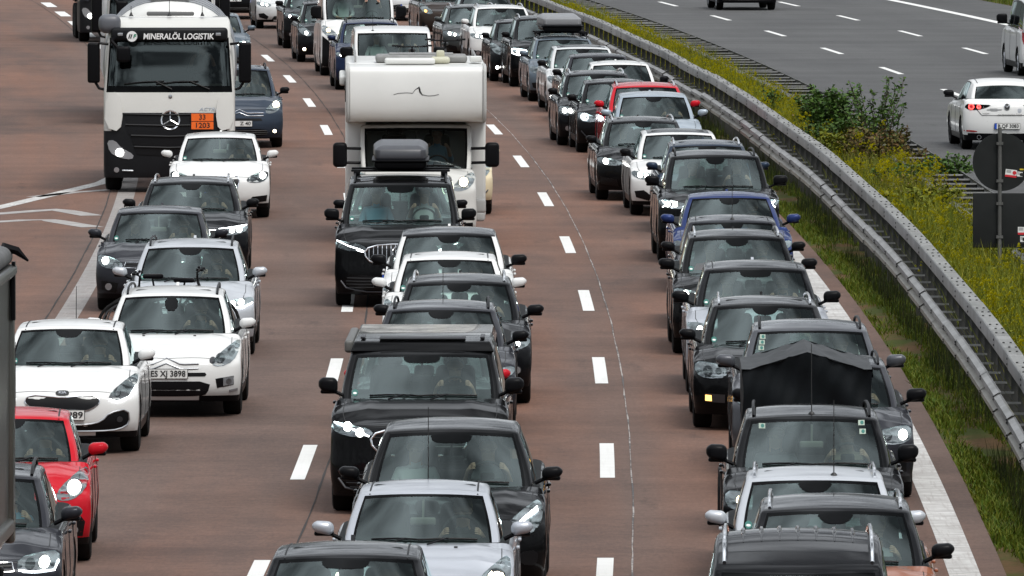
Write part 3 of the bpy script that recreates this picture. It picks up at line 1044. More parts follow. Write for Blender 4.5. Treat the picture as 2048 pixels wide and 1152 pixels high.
def face_kia(c, s, D, root, hw, zn, z0, pm):
    g = smooth_poly(sym([(0, zn - .105), (.20, zn - .09), (.36, zn - .075), (.45, zn - .13), (.41, zn - .20), (.28, zn - .262), (.16, zn - .245), (0, zn - .245)]), 1)
    add_grille(D, root, g, CHROME, 0, .008)
    m = MB(); D.patch(m, smooth_poly([(-.085, zn - .055), (-.06, zn - .028), (.06, zn - .028), (.085, zn - .055), (.06, zn - .082), (-.06, zn - .082)], 1), .008, 'front', .05, 0, .01)
    b = m.build('badge', [INK], root, recalc=False)
    me = text_mesh('KIA', .05, bold=.0012); me.materials.clear(); me.materials.append(CHROME)
    p = D.pt(0, zn - .055, .016); o = link('lettering', me, b); o.location = p; o.rotation_euler = (PI / 2 - .35, 0, 0); o.scale = (1.15, .9, 1)
    low = smooth_poly(sym([(0, .36), (.34 * hw, .36), (.52 * hw, .40), (.62 * hw, .50), (.86 * hw, .54), (.88 * hw, .37), (.74 * hw, .30), (.5 * hw, .285), (0, .285)]), 1)
    add_grille(D, root, low, None, 0, name='air_intake')
    m = MB(); D.line(m, low, .010, .006, 'front', .05, 0, True); m.build('bumper_trim', [RIM], root, recalc=False)
    fogs(D, root, hw, .75, .42, .034, LAMPD)
    m = MB(); D.patch(m, sym([(0, .225), (.72 * hw, .225), (.70 * hw, .205), (0, .205)]), .012, 'front', .08, 0, .02); m.build('front_lip', [BLACK], root, recalc=False)
def chevrons(D, root, zc_, w, mat, wide):
    m = MB()
    for k in (0, -.055):
        D.line(m, [(-wide, zc_ + k), (-w, zc_ + k - .005), (-w * .75, zc_ + k), (0, zc_ + k + .065), (w * .75, zc_ + k), (w, zc_ + k - .005), (wide, zc_ + k)], .008, .008, 'front', .04)
    m.build('badge', [mat], root, recalc=False)
def face_citroen(c, s, D, root, hw, zn, z0, pm):
    chevrons(D, root, zn - .11, .22, RIM, .40)
    add_grille(D, root, sym([(0, zn - .215), (.52 * hw, zn - .215), (.54 * hw, zn - .24), (.52 * hw, zn - .262), (0, zn - .262)]), None, 0)
    add_grille(D, root, smooth_poly(sym([(0, .46), (.60 * hw, .46), (.55 * hw, .30), (.45 * hw, .275), (0, .27)]), 1), None, 0, name='air_intake')
    for sd in (-1, 1):
        m = MB(); D.patch(m, [(sd * x * hw, z) for x, z in ((.66, .49), (.90, .52), (.90, .41), (.68, .375))], .006, 'front', .06, 0, .01)
        fo = m.build('fog_lamp', [GRILLE], root, recalc=False)
        m = MB(); D.patch(m, [(sd * x * hw, z) for x, z in ((.76, .50), (.90, .515), (.89, .415), (.76, .40))], .011, 'front', .06, 0, .01)
        D.patch(m, circle(sd * .83 * hw, .455, .035), .014, 'front', .05, 1, .01)
        m.build('lens_cover', [REFLECT, RIM], fo, recalc=False)
        m = MB(); D.patch(m, [(sd * x * hw, z) for x, z in ((.84, .345), (.95, .365), (.95, .335), (.84, .315))], .006, 'front', .06, 0, .01); m.build('marker_lamp', [REFLECT], root, recalc=False)
def face_picasso(c, s, D, root, hw, zn, z0, pm):
    chevrons(D, root, zn - .11, .22, CHROME, .50)
    add_grille(D, root, sym([(0, zn - .22), (.50 * hw, zn - .22), (.52 * hw, zn - .27), (0, zn - .28)]), None, 0)
    add_grille(D, root, smooth_poly(sym([(0, .40), (.60 * hw, .41), (.66 * hw, .30), (.5 * hw, .26), (0, .26)]), 1), None, 4, name='air_intake')
    fogs(D, root, hw, .80, .36, .035, LAMPWARM)
def face_a3(c, s, D, root, hw, zn, z0, pm):
    g = sym([(0, zn - .03), (.36 * hw, zn - .03), (.40 * hw, zn - .10), (.30 * hw, z0 + .12), (0, z0 + .12)])
    add_grille(D, root, g, CHROME, 9, .010)
    for sd in (-1, 1):
        m = MB(); D.patch(m, [(sd * x * hw, z) for x, z in ((.56, .30), (.66, .395), (.95, .42), (.93, .31), (.60, .275))], .004, 'front', .06, 0, .01)
        m.build('air_intake', [GRILLE], root, recalc=False)
def face_ford(c, s, D, root, hw, zn, z0, pm):
    add_grille(D, root, smooth_poly(sym([(0, zn - .24), (.50 * hw, zn - .22), (.58 * hw, z0 + .14), (.4 * hw, z0 + .08), (0, z0 + .08)]), 1), c.get('gframe'), 5)
    add_grille(D, root, sym([(0, zn - .10), (.34 * hw, zn - .09), (.34 * hw, zn - .12), (0, zn - .135)]), None, 0, name='air_intake')
    for sd in (-1, 1):
        m = MB(); D.patch(m, [(sd * x * hw, z) for x, z in ((.70, .30), (.88, .50), (.93, .44), (.90, .29))], .004, 'front', .06, 0, .01)
        m.build('air_intake', [GRILLE], root, recalc=False)
    fogs(D, root, hw, .80, .36, .04, c.get('foglit'))
def face_tesla(c, s, D, root, hw, zn, z0, pm):
    add_grille(D, root, smooth_poly(sym([(0, .36), (.55 * hw, .35), (.60 * hw, .27), (0, .26)]), 1), None, 0, name='air_intake')
    for sd in (-1, 1):
        m = MB(); D.patch(m, smooth_poly([(sd * x * hw, z) for x, z in ((.72, .48), (.92, .50), (.90, .34), (.74, .36))], 1), .004, 'front', .06, 0, .01)
        m.build('air_intake', [GRILLE], root, recalc=False)
def face_superb(c, s, D, root, hw, zn, z0, pm):
    add_grille(D, root, smooth_poly(sym([(0, zn - .05), (.40 * hw, zn - .05), (.40 * hw, zn - .19), (0, zn - .20)]), 1), CHROME, 10, .012, vert=True)
    add_grille(D, root, sym([(0, .42), (.45 * hw, .42), (.48 * hw, z0 + .10), (0, z0 + .10)]), None, 4, name='air_intake')
    for sd in (-1, 1):
        m = MB(); D.patch(m, [(sd * x * hw, z) for x, z in ((.58, .45), (.84, .46), (.84, .36), (.58, .35))], .005, 'front', .06, 0, .01)
        fo = m.build('fog_lamp', [LAMPD], root, recalc=False)
        m = MB(); D.patch(m, [(sd * x * hw, z) for x, z in ((.755, .44), (.832, .445), (.832, .375), (.75, .37))], .010, 'front', .05, 0, .006); m.build('lamp', [AMBER], fo, recalc=False)
    m = MB(); D.line(m, [(-.5 * hw, .36), (-.46 * hw, .28), (.46 * hw, .28), (.5 * hw, .36)], .008, .006, 'front', .06); m.build('bumper_trim', [CHROME], root, recalc=False)
def face_vclass(c, s, D, root, hw, zn, z0, pm):
    g = smooth_poly(sym([(0, zn - .05), (.46 * hw, zn - .08), (.56 * hw, zn - .20), (.42 * hw, zn - .34), (0, zn - .35)]), 1)
    if c.get('vgrille', True):
        add_grille(D, root, g, CHROME, 16, .012, vert=True)
    else:
        add_grille(D, root, g, CHROME, 3, .012)
    add_badge(D, root, 0, zn - .19, .11, 'star')
    add_grille(D, root, smooth_poly(sym([(0, .46), (.78 * hw, .50), (.84 * hw, .34), (.6 * hw, .27), (0, .26)]), 1), None, 5, name='air_intake')
    m = MB(); D.line(m, [(-.9 * hw, .40), (-.82 * hw, .30), (-.5 * hw, .24), (.5 * hw, .24), (.82 * hw, .30), (.9 * hw, .40)], .014, .006, 'front', .06); m.build('bumper_trim', [RIMD], root, recalc=False)
def face_van(c, s, D, root, hw, zn, z0, pm):
    add_grille(D, root, smooth_poly(sym([(0, zn - .10), (.50 * hw, zn - .06), (.52 * hw, zn - .16), (0, zn - .20)]), 1), None, 2)
    add_grille(D, root, smooth_poly(sym([(0, .62), (.60 * hw, .64), (.66 * hw, .40), (0, .38)]), 1), None, 5, name='air_intake')
    m = MB(); D.patch(m, sym([(0, .37), (.93 * hw, .40), (.93 * hw, .24), (0, .22)]), .006, 'front', .08, 0, .012)
    m.build('bumper_trim', [BLACK], root, recalc=False)
    if c.get('blackcorner'):
        for sd in (-1, 1):
            m = MB(); D.patch(m, [(sd * x * hw, z) for x, z in ((.60, .62), (.80, zn - .22), (.95, zn - .10), (.965, .26), (.62, .26))], .008, 'front', .06, 0, .012)
            m.build('bumper_trim', [BLACK], root, recalc=False)
    add_badge(D, root, 0, zn - .12, .07, 'ring')
def face_pug(c, s, D, root, hw, zn, z0, pm):
    add_grille(D, root, smooth_poly(sym([(0, .50), (.52 * hw, .52), (.62 * hw, .40), (.5 * hw, .27), (0, .26)]), 1), c.get('gframe'), 5, name='grille')
    add_badge(D, root, 0, zn - .06, .06, 'ring')
    fogs(D, root, hw, .80, .38, .04)
def face_suv(c, s, D, root, hw, zn, z0, pm):
    add_grille(D, root, smooth_poly(sym([(0, zn - .06), (.48 * hw, zn - .05), (.50 * hw, zn - .18), (.4 * hw, zn - .25), (0, zn - .26)]), 1), CHROME, 4, .010)
    add_grille(D, root, sym([(0, .50), (.55 * hw, .50), (.6 * hw, .34), (0, .33)]), None, 3, name='air_intake')
    add_badge(D, root, 0, zn - .14, .06, 'ring')
    fogs(D, root, hw, .80, .46, .045, c.get('foglit'))
FACES = {'vw': face_vw, 'audi': face_audi, 'bmw': face_bmw, 'merc': face_merc, 'kia': face_kia, 'citroen': face_citroen,
         'picasso': face_picasso, 'a3': face_a3, 'ford': face_ford, 'tesla': face_tesla, 'superb': face_superb, 'vclass': face_vclass,
         'van': face_van, 'pug': face_pug, 'suv': face_suv}

# ------------------------------------------------------------------ people
_ppl = {}
def person_mesh(driver):
    if driver in _ppl: return _ppl[driver]
    vs, es, rs = [], [], []
    def nd(p, r, par=None):
        vs.append(p); rs.append(r)
        if par is not None: es.append((par, len(vs) - 1))
        return len(vs) - 1
    pel = nd((0, .06, -.78), .16)
    bel = nd((0, .08, -.60), .155, pel)
    che = nd((0, .07, -.40), .165, bel)
    nb = nd((0, .05, -.215), .09, che)
    nk = nd((0, .02, -.14), .056, nb)
    h0 = nd((0, -.005, -.055), .078, nk)
    h1 = nd((0, 0, .03), .088, h0)
    h2 = nd((0, .012, .085), .062, h1)
    nd((0, -.062, -.085), .036, h0)                       # chin
    nd((0, -.098, -.022), .016, h0)                       # nose
    for sd in (-1, 1):
        nd((sd * .086, .012, -.012), .018, h1)            # ears
        th = nd((sd * .10, -.12, -.82), .10, pel)
        kn = nd((sd * .15, -.46, -.80), .075, th)
        sh = nd((sd * .175, .06, -.26), .075, che)
        if driver:
            el = nd((sd * .245, -.10, -.46), .050, sh)
            wr = nd((sd * .19, -.33, -.24), .034, el)
            ha = nd((sd * .178, -.385, -.185), .034, wr)
        else:
            el = nd((sd * .25, .0, -.52), .052, sh)
            wr = nd((sd * .15, -.24, -.60), .034, el)
            ha = nd((sd * .10, -.30, -.615), .034, wr)
        hp = Vector(vs[ha])
        fd = Vector((-sd * .3, -.55, .35)).normalized() if driver else Vector((-sd * .7, -.6, -.1)).normalized()
        side = Vector((0, -.45, -.75)).normalized() if driver else Vector((.3, -.7, 0)).normalized()
        for k, ln in enumerate((.055, .066, .070, .060)):
            b0 = hp + side * (k - 1.5) * .019 + fd * .03
            f1 = nd(tuple(b0), .0095, ha)
            f2 = nd(tuple(b0 + fd * ln * .5 + Vector((-sd * .006, 0, 0))), .0085, f1)
            nd(tuple(b0 + fd * ln * .7 + Vector((-sd * .03, .012, -.004))), .0075, f2)
        t1 = nd(tuple(hp + Vector((-sd * .028, .012, .022))), .011, ha)
        nd(tuple(hp + Vector((-sd * .052, -.004, .034))), .009, t1)
    me = bpy.data.meshes.new('person')
    me.from_pydata(vs, es, [])
    o = bpy.data.objects.new('person_tmp', me); COL.objects.link(o)
    md = o.modifiers.new('skin', 'SKIN'); md.use_smooth_shade = True
    for i, r in enumerate(rs):
        me.skin_vertices[0].data[i].radius = (r, r)
    for i in range(len(vs)): me.skin_vertices[0].data[i].use_root = (i == 0)
    sb = o.modifiers.new('sub', 'SUBSURF'); sb.levels = 1; sb.render_levels = 1
    dg = bpy.context.evaluated_depsgraph_get(); dg.update()
    out = bpy.data.meshes.new_from_object(o.evaluated_get(dg))
    bpy.data.objects.remove(o); bpy.data.meshes.remove(me)
    out.materials.clear(); out.materials.append(SKIN); out.materials.append(INTER); out.materials.append(INTER)
    for p in out.polygons:
        cx, cy, cz = p.center
        skin = cz > -.165 or (driver and cy < -.22 and abs(cx) > .08 and cz > -.36) or (not driver and cy < -.18 and cz < -.55 and cz > -.68 and abs(cx) < .2)
        p.material_index = 0 if skin else (2 if cz < -.70 else 1)
    out.shade_smooth()
    hb = MB()
    vsx = []; fsx = []
    nu, nv = 14, 8
    for j in range(nv + 1):
        ph = PI * .60 * j / nv
        for i in range(nu):
            a = 2 * PI * i / nu
            cut = 1.0 - .34 * max(0, -math.sin(a)) ** .7
            q = ph * cut
            vsx.append((.093 * math.sin(q) * math.cos(a), .014 + .102 * math.sin(q) * math.sin(a), .035 + .112 * math.cos(q)))
    for j in range(nv):
        for i in range(nu):
            k = (i + 1) % nu
            fsx.append((j * nu + i, j * nu + k, (j + 1) * nu + k, (j + 1) * nu + i))
    hb.add(vsx, fsx)
    hair = hb.mesh('hair', [INTER], 60)
    _ppl[driver] = (out, hair)
    return _ppl[driver]

SHIRTS = {'black': (.012, .012, .014), 'navy': (.012, .02, .05), 'grey': (.10, .10, .11), 'white': (.55, .56, .56), 'lightblue': (.16, .34, .46),
          'beige': (.33, .27, .20), 'red': (.28, .03, .03), 'green': (.05, .10, .06)}
HAIRS = {'dark': (.010, .008, .007), 'brown': (.05, .028, .016), 'grey': (.25, .24, .23), 'blond': (.28, .19, .09)}
_pc = [0]
def add_person(c, root, loc, H, zc, shirt, driver):
    _pc[0] += 1
    keys = list(SHIRTS)
    sh = shirt or ['black', 'grey', 'navy', 'black', 'green', 'grey', 'beige'][_pc[0] % 7]
    hr = ['dark', 'brown', 'dark', 'grey', 'blond'][_pc[0] % 5]
    me, hm = person_mesh(driver)
    rzr = root.rotation_euler[2]
    p = root.location + Matrix.Rotation(rzr, 3, 'Z') @ Vector((loc[0], loc[1], H - .245))
    who = 'driver' if driver else 'passenger'
    tone = 'dark' if sh in ('black', 'navy') else ('light blue' if sh == 'lightblue' else sh)
    o = link('person', me, None, p, rzr)
    tag(o, '%s inside the %s' % (('driver' if driver else 'front passenger'), c['short']), 'person', 'people in the vehicles')
    o.material_slots[1].link = 'OBJECT'; o.material_slots[1].material = pbr('cloth_' + sh, SHIRTS[sh], .9)
    o.material_slots[2].link = 'OBJECT'; o.material_slots[2].material = pbr('cloth_trousers', (.02, .022, .03), .9)
    h = link('hair', hm, o)
    h.material_slots[0].link = 'OBJECT'; h.material_slots[0].material = pbr('hair_' + hr, HAIRS[hr], .7)
    return o
# ------------------------------------------------------------------ the setting
def uvstrip(name, offs, Y0, Y1, z, mat, dy=4.0, parent=None, zf=None, useroad=True):
    """sheet that follows the road; UV in metres (across, along)"""
    n = max(1, int(round((Y1 - Y0) / dy)))
    vs = []; fs = []; uv = []
    m = len(offs)
    for i in range(n + 1):
        Y = Y0 + (Y1 - Y0) * i / n
        for o in offs:
            x = road(o, Y) if useroad else mid(Y) + o
            vs.append((x, Y, zf(o, Y) if zf else z)); uv.append((o, Y))
    for i in range(n):
        for j in range(m - 1):
            fs.append((i * m + j, i * m + j + 1, (i + 1) * m + j + 1, (i + 1) * m + j))
    me = bpy.data.meshes.new(name); me.from_pydata(vs, [], fs)
    ul = me.uv_layers.new(name='UVMap')
    for p in me.polygons:
        for li, vi in zip(p.loop_indices, p.vertices):
            ul.data[li].uv = uv[vi]
    me.materials.append(mat); me.shade_smooth()
    return link(name, me, parent)

def nodes_of(m):
    return m.node_tree, m.node_tree.nodes, m.node_tree.links
def mk(nd, t, **k):
    n = nd.new(t)
    for a, b in k.items(): setattr(n, a, b)
    return n
def noise_uv(nd, lk, uvout, sx, sy, scale=1.0, detail=4, rough=.6, off=0.0):
    mp = mk(nd, 'ShaderNodeMapping'); mp.inputs['Scale'].default_value = (sx, sy, 1); mp.inputs['Location'].default_value = (off, off, 0)
    lk.new(uvout, mp.inputs[0])
    n = mk(nd, 'ShaderNodeTexNoise'); n.inputs['Scale'].default_value = scale; n.inputs['Detail'].default_value = detail; n.inputs['Roughness'].default_value = rough
    lk.new(mp.outputs[0], n.inputs['Vector'])
    return n.outputs['Fac']
def rng(nd, lk, v, a, b, c, d):
    r = mk(nd, 'ShaderNodeMapRange'); r.inputs[1].default_value = a; r.inputs[2].default_value = b; r.inputs[3].default_value = c; r.inputs[4].default_value = d
    lk.new(v, r.inputs[0]); return r.outputs[0]
def mixc(nd, lk, f, a, b, mode='MIX'):
    m = mk(nd, 'ShaderNodeMixRGB', blend_type=mode)
    for i, q in ((0, f), (1, a), (2, b)):
        if isinstance(q, (int, float)): m.inputs[i].default_value = q
        elif isinstance(q, tuple): m.inputs[i].default_value = (*q, 1)
        else: lk.new(q, m.inputs[i])
    return m.outputs[0]

def road_material(name, c_a, c_b, c_dark, streak=.22, rough=.8):
    m, t, b = base_mat(name)
    t, nd, lk = nodes_of(m)
    uv = mk(nd, 'ShaderNodeUVMap').outputs[0]
    band = noise_uv(nd, lk, uv, .55, .012, 1, 3, .5)                 # wheel tracks and lane bands along the road
    blot = noise_uv(nd, lk, uv, .35, .07, 1, 6, .65, 31)             # large stains
    fine = noise_uv(nd, lk, uv, 3.2, 6.0, 1, 5, .8, 7)                # brushed grooves across
    grain = noise_uv(nd, lk, uv, 22, 4, 1, 4, .8, 3)
    f = rng(nd, lk, band, .38, .62, 0, 1)
    col = mixc(nd, lk, f, c_a, c_b)
    bf = rng(nd, lk, blot, .44, .66, 0, .8)
    col = mixc(nd, lk, bf, col, c_dark)
    sf = rng(nd, lk, fine, .3, .7, 1 - streak, 1 + streak)
    col = mixc(nd, lk, 1.0, col, sf, 'MULTIPLY')
    tb = noise_uv(nd, lk, uv, .12, .45, 1, 3, .6, 77)                 # paving days: tone changes across the lanes
    col = mixc(nd, lk, 1.0, col, rng(nd, lk, tb, .35, .65, .84, 1.12), 'MULTIPLY')
    spot = noise_uv(nd, lk, uv, 1.6, .22, 1, 5, .7, 19)
    col = mixc(nd, lk, rng(nd, lk, spot, .60, .74, 0, .55), col, tuple(.45 * q for q in c_dark))
    pale = noise_uv(nd, lk, uv, .8, .10, 1, 6, .7, 53)
    col = mixc(nd, lk, rng(nd, lk, pale, .58, .74, 0, .35), col, tuple(1.45 * q for q in c_b))
    gf = rng(nd, lk, grain, .3, .7, .80, 1.20)
    col = mixc(nd, lk, 1.0, col, gf, 'MULTIPLY')
    lk.new(col, b.inputs['Base Color'])
    b.inputs['Roughness'].default_value = rough
    b.inputs['Specular IOR Level'].default_value = .3
    bp = mk(nd, 'ShaderNodeBump'); bp.inputs['Strength'].default_value = .25; bp.inputs['Distance'].default_value = .004
    lk.new(grain, bp.inputs['Height']); lk.new(bp.outputs[0], b.inputs['Normal'])
    return m

CONC = road_material('reddish_concrete', (.160, .080, .053), (.122, .078, .062), (.076, .049, .040), .20)
ASPH = road_material('grey_asphalt', (.078, .078, .078), (.070, .070, .070), (.058, .058, .059), .08)
def marking_mat(name, wear, base=.70):
    m, t, b = base_mat(name)
    t, nd, lk = nodes_of(m)
    g = mk(nd, 'ShaderNodeNewGeometry').outputs['Position']
    n1 = noise_uv(nd, lk, g, 1.2, 2.2, 1.5, 8, .75)
    n2 = noise_uv(nd, lk, g, 26, .8, 1, 3, .6, 5)
    f = rng(nd, lk, n1, .44 - wear * .25, .72 - wear * .2, 0, wear)
    f2 = rng(nd, lk, n2, .52, .66, 0, wear * .9)
    col = mixc(nd, lk, f, (base, base, base * .97), (.16, .13, .12))
    col = mixc(nd, lk, f2, col, (.30, .27, .25))
    lk.new(col, b.inputs['Base Color']); b.inputs['Roughness'].default_value = .6
    return m
MARK = marking_mat('road_paint', .10)
MARKOLD = marking_mat('road_paint_worn', .62)
MARKGREY = marking_mat('road_paint_grey', .8, .36)
MARKFADE = marking_mat('road_paint_faded', .75, .5)

def ground_mat(name, ca, cb, cc, sc=1.0):
    m, t, b = base_mat(name)
    t, nd, lk = nodes_of(m)
    g = mk(nd, 'ShaderNodeNewGeometry').outputs['Position']
    n1 = noise_uv(nd, lk, g, .9 * sc, .5 * sc, 1, 5, .6)
    n2 = noise_uv(nd, lk, g, 9 * sc, 9 * sc, 1, 5, .7, 4)
    col = mixc(nd, lk, rng(nd, lk, n1, .44, .58, 0, 1), ca, cb)
    col = mixc(nd, lk, rng(nd, lk, n2, .5, .72, 0, .8), col, cc)
    lk.new(col, b.inputs['Base Color']); b.inputs['Roughness'].default_value = .95
    b.inputs['Specular IOR Level'].default_value = .1
    return m
SOIL = ground_mat('verge_soil', (.050, .062, .014), (.105, .062, .030), (.030, .034, .010))
FIELD = ground_mat('field_grass', (.055, .075, .02), (.075, .085, .025), (.04, .05, .015), .2)

gm = MB(); gm.add([(-4000, -1500, -.12), (4000, -1500, -.12), (4000, 6500, -.12), (-4000, 6500, -.12)], [(0, 1, 2, 3)])
tag(gm.build('ground', [FIELD], None, 0, False), kind='structure')
YA, YB = 30.0, 620.0
offs = [-16 + .9 * k for k in range(22)] + [4.05]
carriage = tag(uvstrip('carriageway', offs, YA, YB, 0, CONC), kind='structure')
opp = tag(uvstrip('opposite_carriageway', [7.55 + 1.1 * k for k in range(15)], YA, YB, 0, ASPH), kind='structure')
def medz(o, Y):
    t = (o - 4.05) / 3.5
    return -.03 + .06 * math.sin(PI * t) + .02 * math.sin(Y * 1.3 + o * 5)
median = tag(uvstrip('median_strip', [4.04, 4.2, 4.45, 4.8, 5.2, 5.7, 6.2, 6.7, 7.1, 7.56], YA, YB, 0, SOIL, 2.0, None, medz), kind='structure')
verge = tag(uvstrip('verge', [22.93, 23.4, 24.5, 27, 32], YA, YB, 0, SOIL, 4.0, None, lambda o, Y: -.02 + .05 * (o - 22.9)), kind='structure')

# ---- painted markings, each dash its own sheet 4 mm up
def stripe(name, off, Y0, Y1, w, mat=None, z=.004, parent=None, wob=0):
    return uvstrip(name, [off - w / 2, off + w / 2], Y0, Y1, z, mat or MARK, 2.0, parent or carriage)
for k in range(-2, 15):
    Y = 126.5 - 6 + 18 * k                           # dash near end
    stripe('lane_dash', 0, Y, Y + 6, .17)
for k in range(-2, 16):
    Y = 126.2 - 6 + 18 * k
    stripe('lane_dash', -3.56, Y, Y + 6, .17)
for k in range(3):
    pass
stripe('edge_line', 3.63, 40, 420, .32, MARKOLD)
stripe('edge_line', -7.62, 40, 252, .32, MARKGREY)
for k in range(14):
    Y = 258 + 12 * k
    stripe('lane_dash', -7.62, Y, Y + 6, .3)
for k in range(-4, 16):
    Y = 295.6 - 6.5 + 18 * (k - 8)
    stripe('lane_dash', 12.05, Y, Y + 6, .16, None, .004, opp)
    Y = 313.6 - 6.5 + 18 * (k - 9)
    stripe('lane_dash', 16.0, Y, Y + 6, .16, None, .004, opp)
stripe('edge_line', 8.33, 40, 500, .28, MARK, .004, opp)
stripe('edge_line', 20.0, 40, 500, .30, MARK, .004, opp)
# worn hatching where the slip road joins: strokes through ground points
def stroke(name, pts, w, mat, z=.004):
    P = densify(pts, .5, False)
    vs = []; fs = []
    for i, p in enumerate(P):
        a = P[max(0, i - 1)]; b = P[min(len(P) - 1, i + 1)]
        t = Vector((b[0] - a[0], b[1] - a[1])).normalized(); n = Vector((-t.y, t.x))
        vs += [(p[0] + n.x * w / 2, p[1] + n.y * w / 2, z), (p[0] - n.x * w / 2, p[1] - n.y * w / 2, z)]
    for i in range(len(P) - 1): fs.append((2 * i, 2 * i + 1, 2 * i + 3, 2 * i + 2))
    mb = MB(); mb.add(vs, fs)
    return mb.build(name, [mat], carriage, 0, False)
stroke('hatch_line', [(-11.6, 178.5), (-9.31, 192), (-7.86, 203), (-7.72, 206)], .30, MARKOLD)
stroke('hatch_line', [(-11.0, 187.0), (-9.28, 189.2), (-8.75, 190.2), (-8.25, 191.2), (-7.95, 190.2), (-7.5, 188.6)], .42, MARKFADE)
stroke('hatch_line', [(-11.0, 185.8), (-9.12, 186.0), (-8.6, 186.8), (-8.2, 186.9), (-7.8, 185.6), (-7.3, 184.0)], .42, MARKFADE)
stroke('hatch_line', [(-8.9, 196.5), (-8.2, 198.6), (-7.55, 199.8)], .30, MARKFADE)
# joints between the paving lanes
JOINTD = pbr('joint_dark', (.02, .017, .016), .9)
def joint_mat():
    m, t, b = base_mat('joint_sealed'); t, nd, lk = nodes_of(m)
    g = mk(nd, 'ShaderNodeNewGeometry').outputs['Position']
    n = noise_uv(nd, lk, g, 1, .55, 1, 6, .8)
    lk.new(mixc(nd, lk, rng(nd, lk, n, .46, .54, 0, 1), (.34, .31, .29), (.03, .024, .02)), b.inputs['Base Color'])
    return m
JOINTW = joint_mat()
def wiggle(off, a, b, w, mat, z, name='paving_joint'):
    vs = []; fs = []; n = int((b - a) / 1.0)
    for i in range(n + 1):
        Y = a + (b - a) * i / n
        x = road(off, Y) + .004 * math.sin(Y * .5) + random.uniform(-.004, .004)
        ww = w * random.uniform(.5, 1.4)
        vs += [(x - ww / 2, Y, z), (x + ww / 2, Y, z)]
    for i in range(n): fs.append((2 * i, 2 * i + 1, 2 * i + 3, 2 * i + 2))
    mb = MB(); mb.add(vs, fs); mb.build(name, [mat], carriage, 0, False)
wiggle(.28, 60, 420, .016, JOINTW, .005)
wiggle(-3.27, 60, 420, .022, JOINTD, .005)
wiggle(-7.92, 60, 420, .022, JOINTD, .005)

# ------------------------------------------------------------------ crash barriers
def galv_mat(name, a, b, rust):
    m, t, bs = base_mat(name); t, nd, lk = nodes_of(m)
    g = mk(nd, 'ShaderNodeNewGeometry').outputs['Position']
    n1 = noise_uv(nd, lk, g, 1.1, .6, 1.3, 7, .7)
    n2 = noise_uv(nd, lk, g, 7, 2, 1, 6, .75, 9)
    col = mixc(nd, lk, rng(nd, lk, n1, .38, .62, 0, 1), a, b)
    col = mixc(nd, lk, rng(nd, lk, n2, .56, .72, 0, .65), col, rust)
    lk.new(col, bs.inputs['Base Color'])
    bs.inputs['Metallic'].default_value = .25; bs.inputs['Roughness'].default_value = .55
    return m
GALV = galv_mat('galvanised_steel', (.33, .33, .33), (.22, .22, .215), (.11, .10, .085))
GALVD = galv_mat('weathered_steel', (.13, .13, .125), (.085, .085, .08), (.06, .06, .05))
GALVB = galv_mat('dusty_steel', (.33, .315, .28), (.25, .235, .20), (.14, .12, .10))

WP = [(0, .75), (-.02, .75), (-.080, .715), (-.083, .655), (-.012, .612), (-.002, .595), (-.012, .578), (-.083, .535), (-.080, .475), (-.02, .44), (0, .44)]
def wrail(name, mats, flip=1, L=4.02):
    mb = MB(); n = len(WP)
    vs = []; fs = []; mi = []
    for i, (y, pr) in enumerate(((-.11, -.010), (.0, -.010), (.05, 0), (L, 0))):
        for (x, z) in WP: vs.append((flip * (x + pr), y, z))
        for (x, z) in WP: vs.append((flip * (x + pr + .006), y, z))
    for i in range(3):
        for j in range(n - 1):
            a = i * 2 * n + j
            mb_i = 1 if j >= 5 else 0
            fs.append((a, a + 1, a + 2 * n + 1, a + 2 * n)); mi.append(mb_i)
            b = i * 2 * n + n + j
            fs.append((b, b + 2 * n, b + 2 * n + 1, b + 1)); mi.append(mb_i)
    mb.add(vs, fs); mb.m = mi
    for z in (.70, .665, .525, .49, .60):
        mb.rbox((flip * -.088 if z != .60 else flip * -.03, -.055, z), (.018, .03, .022), .006, 2, 1)
    return mb.mesh(name, mats + [BLACK], 14)
RAIL = wrail('rail', [GALV, GALVB])
GALVT = galv_mat('lichened_steel', (.26, .26, .25), (.15, .15, .14), (.055, .055, .045))
BOLT = pbr('bolt_dark', (.03, .03, .03), .6)
def boxbeam():
    mb = MB(); L = 4.0
    mb.rbox((.215, L / 2, 1.06), (.19, L + .02, .18), .018, 0, 2)
    mb.box(.130, .300, .02, L - .02, 1.1512, 1.1525, 2)
    for (x, y) in ((-.05, .5), (.035, .5), (-.02, 1.42), (.06, 1.42), (-.05, 2.36), (.035, 2.36)):
        mb.rbox((.215 + x, y, 1.157), (.030, .030, .022), .007, 1, 1)
    for (y, z) in ((.12, 1.095), (.12, 1.03)):
        mb.rbox((.118, y, z), (.02, .03, .028), .006, 1, 1)
    return mb.mesh('box_beam', [GALV, BOLT, GALVT], 30)
BEAM = boxbeam()
STEELSHADE = pbr('shaded_steel', (.06, .06, .058), .7, .1, spec=.2)  # steel colour darkened in place of the plants' shade on the posts
def post_mesh(h, x):
    mb = MB()
    mb.box(x - .05, x + .05, -.004, .004, 0, h); mb.box(x - .05, x - .042, .005, .05, 0, h); mb.box(x + .042, x + .05, .005, .05, 0, h)
    return mb.mesh('post', [STEELSHADE], 0)
POST = post_mesh(.968, .215)
def spacer():
    mb = MB(); mb.box(-.005, .20, -.012, .012, .690, .716)
    return mb.mesh('spacer', [GALV], 0)
SPACER = spacer()
gr = thing('crash_barrier', 'galvanised double-tier crash barrier with box beam beside the queue', 'barrier')
def along(off, Y): return (mid(Y) + off, Y, 0)
Y = 84.0
